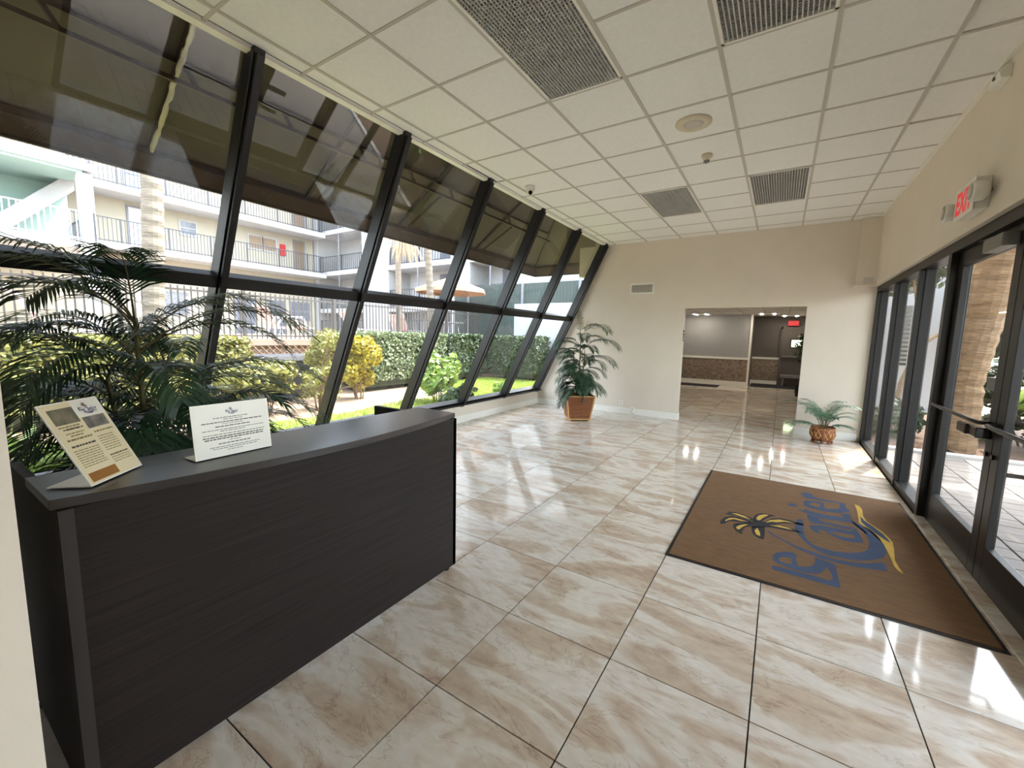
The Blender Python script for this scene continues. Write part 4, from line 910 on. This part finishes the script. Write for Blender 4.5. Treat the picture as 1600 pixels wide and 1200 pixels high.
# palm trunks
def trunk(name, label, pts, rad, m, rings=True):
    t = thing(name, label, 'palm tree', pts[0]); pts = [Vector(p) for p in pts]; n = 70; P = []; Rr = []
    for k in range(n + 1):
        f = k / n * (len(pts) - 1); i = min(int(f), len(pts) - 2); P.append(pts[i].lerp(pts[i + 1], f - i)); r0 = rad[i] + (rad[i + 1] - rad[i]) * (f - i); Rr.append(r0 * (1.06 if k % 2 else .95))
    MB().tube(P, Rr, 14).build('trunk', m, t, smooth=False); return t
pa = PX(233, 290, -10.0); pbm = PX(243, 510, -10.0)
trunk('palm_tree', 'thick ringed palm trunk behind the hedge and large palm', [(-10.05, pbm.y + .02, 0), (-10.05, pbm.y, pbm.z), (-10.05, pa.y + .06, pa.z), (-10.1, pa.y + .02, pa.z + 3)], [.2, .17, .165, .15], 'trunk_palm')
pa = PX(669, 395, -11.0); pbm = PX(674, 500, -11.0)
t2 = trunk('palm_tree', 'slender ringed palm trunk in front of the peach umbrella', [(-11, pbm.y + .02, DK), (-11, pbm.y, pbm.z), (-11, pa.y, pa.z), (-11.05, pa.y - .2, pa.z + 1.2)], [.14, .13, .12, .12], 'trunk_palm')
c = PX(628, 385, -11.5); df = MB()
for k in range(90):
    a = R.uniform(0, 6.3); r = R.uniform(.1, .75); o = len(df.v); p = Vector((c.x + r * .4 * math.cos(a), c.y + r * math.sin(a), c.z + R.uniform(.1, .5))); q = p + Vector((R.uniform(-.1, .1), math.sin(a) * R.uniform(.1, .5), -R.uniform(.5, .95)))
    df.v += [tuple(p + Vector((0, -.02, 0))), tuple(p + Vector((0, .02, 0))), tuple(q)]; df.f.append((o, o + 1, o + 2))
ds = thing('dry_palm', 'brown dry palm fronds hanging below the awning edge', 'palm tree', (c.x, c.y, DK))
df.build('dry_fronds', 'dry_frond', ds, stuff=True); MB().tube([(c.x - .2, c.y, DK), (c.x - .2, c.y, c.z + .8)], .1, 10).build('trunk', 'trunk_palm', ds)

# garden wall and dark screen fence at the far end
struct(MB().box(-8.72, -3.5, 13.6, 13.8, -.1, 2.74).build('wall_garden', 'stucco_white'), 'white garden wall at the end of the lawn')
fs = thing('screen_fence', 'dark green privacy screen above the white garden wall', 'fence', (-8.5, 14.6, 1.3))
x = -12.6
while x < -3.6: MB().box(x, x + .135, 14.6, 14.63, 1.3, 3.64).build('board', 'screen_green', fs); x += .14
for x in (-11.8, -9.0, -6.5): MB().box(x, x + .08, 14.52, 14.6, 1.3, 3.72).build('post', 'frame_grey', fs)

# ------------------------------------------------------------------ apartment building across the pool
bl = thing('apartment_building', 'white apartment building with open walkways and railings beyond the pool', 'building', (-27, 10, DK))
XW, XS = -27.5, -26.0
MB().box(XW - 3, XW, -14, 17.1, DK, 12).build('facade', 'stucco_cream', bl)
SL = [(5.08, 5.36), (7.68, 7.98), (10.4, 10.7)]
for z0, z1 in SL: MB().box(XW, XS, -14, 17.1, z0, z1).build('walkway_slab', 'stucco_white', bl)
def railing(p0, p1, z, h, m, step, w=.022):
    p0, p1 = Vector((*p0, z)), Vector((*p1, z)); b = MB(); d = p1 - p0; L = d.length; n = int(L / step)
    for zz in (.08, h): b.bar(p0 + Vector((0, 0, zz)), p1 + Vector((0, 0, zz)), .04, .04)
    for k in range(n + 1): q = p0 + d * (k / n); b.box(q.x - w / 2, q.x + w / 2, q.y - w / 2, q.y + w / 2, z, z + h)
    for k in range(0, n + 1, 12): q = p0 + d * (k / n); b.box(q.x - .03, q.x + .03, q.y - .03, q.y + .03, z, z + h + .03)
    o = b.build('railing', m, bl, stuff=True); return o
for z in (5.36, 7.98): railing((XS - .08, 5.0), (XS - .08, 16.9), z, 1.08, 'railing_grey', .15)
def onwall(px0, py0, px1, py1, X): a, c = PX(px0, py0, X), PX(px1, py1, X); return min(a.y, c.y), max(a.y, c.y), min(a.z, c.z), max(a.z, c.z)
def opening(rect, frame, pane, name, X=XW, mid=True, sill=False):
    y0, y1, z0, z1 = rect
    f = MB().box(X, X + .06, y0 - .08, y1 + .08, z0 - (0 if 'door' in name else .08), z0).box(X, X + .06, y0 - .08, y1 + .08, z1, z1 + .08).box(X, X + .06, y0 - .08, y0, z0, z1).box(X, X + .06, y1, y1 + .08, z0, z1).build(name, frame, bl)
    MB().box(X, X + .03, y0, y1, z0, z1).build('pane' if 'window' in name else 'leaf', pane, f)
    if mid: MB().box(X + .03, X + .06, y0, y1, (z0 + z1) / 2 - .03, (z0 + z1) / 2 + .03).build('sash_bar', frame, f)
def up(r, z0, h): return (r[0], r[1], z0, z0 + h)
opening(up(onwall(200, 330, 226, 380, XW), 5.36, 2.05), 'frame_grey', 'door_grey', 'door', mid=False)
opening(onwall(281, 345, 306, 369, XW), 'stucco_white', 'pane_dark', 'window')
r_ = onwall(388, 367, 431, 394, XW); ym = (r_[0] + r_[1]) / 2
opening((r_[0], ym - .05, r_[2], r_[3]), 'stucco_white', 'board_tan', 'window', mid=False); opening((ym + .05, r_[1], r_[2], r_[3]), 'stucco_white', 'board_tan', 'window', mid=False)
opening(up(onwall(459, 382, 475, 422, XW), 5.36, 2.05), 'frame_grey', 'door_tan', 'door', mid=False)
opening(up(onwall(457, 335, 474, 357, XW), 7.98, 2.05), 'frame_grey', 'door_tan', 'door', mid=False)
opening(up(onwall(194, 268, 221, 293, XW), 8.2, 1.6), 'frame_grey', 'pane_blue', 'window')
a = PX(441, 391, XW); MB().box(XW, XW + .12, a.y - .16, a.y + .16, a.z - .35, a.z + .35).build('extinguisher_cabinet', 'alarm_red', bl)
for px in (370, 420): a = PX(px, 480, XW); opening((a.y, a.y + .95, DK, DK + 2.1), 'frame_grey', 'pane_dark', 'door', mid=False)
for px in (250, 455): a = PX(px, 480, XW); opening((a.y, a.y + 1.2, DK + 1, DK + 2.1), 'frame_grey', 'pane_dark', 'window')
# stair tower with the mint soffit
XTW = -22.4
MB().box(XW, XTW, -14, 5.2, 7.32, 7.6).build('landing_slab', 'stucco_white', bl)
MB().box(XW, XTW - .1, -14, 4.9, 7.22, 7.32).build('landing_soffit', 'mint_paint', bl)
MB().box(XW, XTW, -14, 5.2, 4.45, 4.75).build('landing_slab', 'stucco_white', bl)
MB().box(XTW - .45, XTW - .05, 4.75, 5.15, DK, 4.45).box(XTW - .45, XTW - .05, 4.75, 5.15, 4.75, 7.22).box(XTW - .45, XTW - .05, .7, 1.1, 4.75, 7.22).build('column', 'stucco_white', bl)
MB().box(-25.6, -25.4, 1.4, 5.0, 4.75, 7.22).build('stair_wall', 'mint_paint', bl)
MB().prism([(2.2, 4.75), (4.6, 7.22), (5.0, 7.22), (5.0, 6.9), (2.9, 4.75)], 'x', -25.4, -24.2).build('stair_flight', 'stucco_grey', bl)
for z in (7.6, 4.75): railing((XTW - .08, -6), (XTW - .08, 5.1), z, 1.05, 'railing_white', .16, .03)
for z in (7.6, 4.75): railing((XTW - .08, 5.1), (XS, 5.1), z, 1.05, 'railing_grey', .16, .025)
# wing with screened balconies, facing the lobby
wg = thing('apartment_wing', 'white apartment wing with grey screened balconies beyond the pool', 'building', (-17, 18, DK))
bl = wg
YW = 17.2
MB().box(-27.4, -7.5, YW + 1.8, YW + 4, DK, 12).build('back_wall', 'stucco_white', wg)
def xw(px, py=440): return PY(px, py, YW).x
bays = [(xw(497), xw(566)), (xw(606), xw(704)), (xw(733), xw(800))]
solid = [(xw(485), bays[0][0]), (bays[0][1], bays[1][0]), (bays[1][1], bays[2][0]), (bays[2][1], -7.5)]
for x0, x1 in solid: MB().box(x0, x1, YW, YW + 1.8, DK, 12).build('pier', 'stucco_white', wg)
for x0, x1 in bays:
    for z in (2.8, 5.25, 7.9, 10.5):
        MB().box(x0, x1, YW - .02, YW + 1.8, z, z + .28).build('balcony_slab', 'stucco_white', wg)
    for z0, z1 in ((DK, 2.8), (3.08, 5.25), (5.53, 7.9), (8.18, 10.5)):
        railing((x0 + .05, YW + .15), (x1 - .05, YW + .15), z0, 1.0, 'railing_grey', .2)
        MB().box((x0 + x1) / 2 - .03, (x0 + x1) / 2 + .03, YW, YW + .06, z0, z1).build('screen_post', 'frame_grey', wg)
        xm = x0 + (x1 - x0) * .72
        MB().box(xm - 1.0, xm + 1.0, YW + 1.74, YW + 1.8, z0, z0 + 2.0).build('sliding_door', 'pane_dark', wg)
        MB().box(xm - .03, xm + .03, YW + 1.7, YW + 1.74, z0, z0 + 2.0).build('door_stile', 'railing_white', wg)
        MB().box(x0, x0 + .03, YW + .05, YW + 1.75, z0, z1).build('side_wall', 'stucco_grey', wg)
MB().tube([(xw(571), YW - .08, DK), (xw(571), YW - .08, 11)], .06, 8).build('downspout', 'stucco_white', wg)

# ------------------------------------------------------------------ forecourt outside the doors
struct(MB().box(XR + .16, 4.3, -6, 7.95, 3.4, 3.6).build('roof_canopy_added', 'stucco_white'), 'flat entrance canopy added out of view to shade the forecourt')  # unseen canopy added and sized for the shade it throws on the paving
for y in (-4, 1.3): struct(MB().box(3.9, 4.2, y, y + .3, -.03, 3.4).build('column', 'stucco_white'))
struct(MB().box(1.28, 9, -6, 8.0, -.15, -.03).build('ground_forecourt', 'paver_bed'))
pvr = sroot('floor_pavers', (0, 0, 0), 'grey concrete pavers outside the doors')
pp = None; S = .2
for i in range(0, 9):
    for j in range(0, 29):
        x, y = 1.30 + S * 1.5 * (i + .5), 8.0 - S * (j + .5)
        if x > 3.9: continue
        if pp: o = inst(pp, (x, y, 0), pvr)
        else: pp = o = MB().box(x - S * .75 + .005, x + S * .75 - .005, y - S / 2 + .005, y + S / 2 - .005, -.035, -.012).build('paver', 'paver', pvr, org=(x, y, 0), bevel=.004)
        o.location.z = R.uniform(-.002, .002)
ow = MB().box(3.9, 9, -6, 8.0, -.035, -.012); struct(ow.build('ground_paving', 'paver'))
struct(MB().box(1.28, 9, 8.0, 8.15, -.1, .03).build('trim_kerb', 'kerb', bevel=.01))
struct(MB().box(1.2, 9, 8.15, 15, -.15, -.005).build('ground_bed', 'bark_mulch'))
tr = thing('tree', 'thick leaning brown palm trunk outside the glass doors', 'tree', (2.25, 8.55, 0))
p0 = PZ(1490, 712, 0) ; sc_ = 1.06
q = [PY(1487, 700, 8.62), PY(1500, 600, 8.62), PY(1532, 500, 8.62), PY(1560, 400, 8.62), PY(1590, 280, 8.62)]
P = []; Rr = []
for i in range(len(q) - 1):
    for k in range(10): P.append(q[i].lerp(q[i + 1], k / 10)); Rr.append((.235 if i else .25) * (1.03 if k % 2 else .97))
P = [Vector((P[0].x - .01, P[0].y, -.01))] + P; Rr = [.27] + Rr
MB().tube(P, Rr, 16).build('trunk', 'trunk_brown', tr)
wl = struct(MB().box(1.22, 3.0, 13.0, 13.15, -.1, 3.6).build('wall_neighbour', 'stucco_white'), 'white neighbouring wall with a dark louvre')
for k in range(14): z = 1.05 + k * .1; MB().box(PY(1398, 540, 12.95).x, PY(1419, 540, 12.95).x, 12.95, 13.0, z, z + .055).build('louvre_slat', 'lens_black', wl)
shrub('tree_branch', 'tree branches with thin leaves outside the sidelights', (2.0, 10.6, 2.95), (.8, .8, .55), 'dark_and_shaded_leaf', 1500, .07, 0, low=-1, long=3)
MB().tube([(1.9, 10.5, -.01), (1.95, 10.5, .8), (2.15, 10.6, 1.5), (2.6, 10.7, 1.9)], [.05, .045, .04, .02], 8).build('branch', 'trunk_brown', bpy.data.objects['tree_branch'])
MB().tube([(2.1, 10.55, 1.35), (2.05, 10.55, 2.2), (1.9, 10.5, 2.9)], [.035, .025, .012], 8).build('branch', 'trunk_brown', bpy.data.objects['tree_branch'])
shrub('shrub', 'dark green shrub at the kerb outside the sidelights', (1.75, 9.3, .35), (.35, .5, .4), 'dark_and_shaded_leaf', 900, .07, 5, low=-.8)
shrub('shrub', 'dark shrub beyond the leaning trunk outside the doors', (3.3, 9.6, .7), (.7, .6, .8), 'dark_and_shaded_leaf', 1600, .09, 5, low=-.9)
shrub('shrub', 'lime leaved shrub beside the leaning trunk outside the doors', (3.15, 8.7, .75), (.35, .35, .3), 'lime_leaf', 220, .1, 5, low=-.8, long=3.5)
shrub('shrub', 'red leaved shrub behind the lime shrub outside the doors', (3.35, 9.0, 1.05), (.3, .3, .2), 'red_leaf', 130, .09, 4, low=-.8, long=3)
shrub('tree', 'tall dark leafy tree at the back of the planting bed', (4.2, 11.4, 2.6), (1.3, 1.0, 1.5), 'dark_and_shaded_leaf', 5000, .13, 4, low=-1)
# planting across the forecourt
hedge('low clipped hedge on the far side of the forecourt', 7.9, 8.7, -3.5, 7.6, 1.15, 'dark_and_shaded_leaf', 9000, .09)
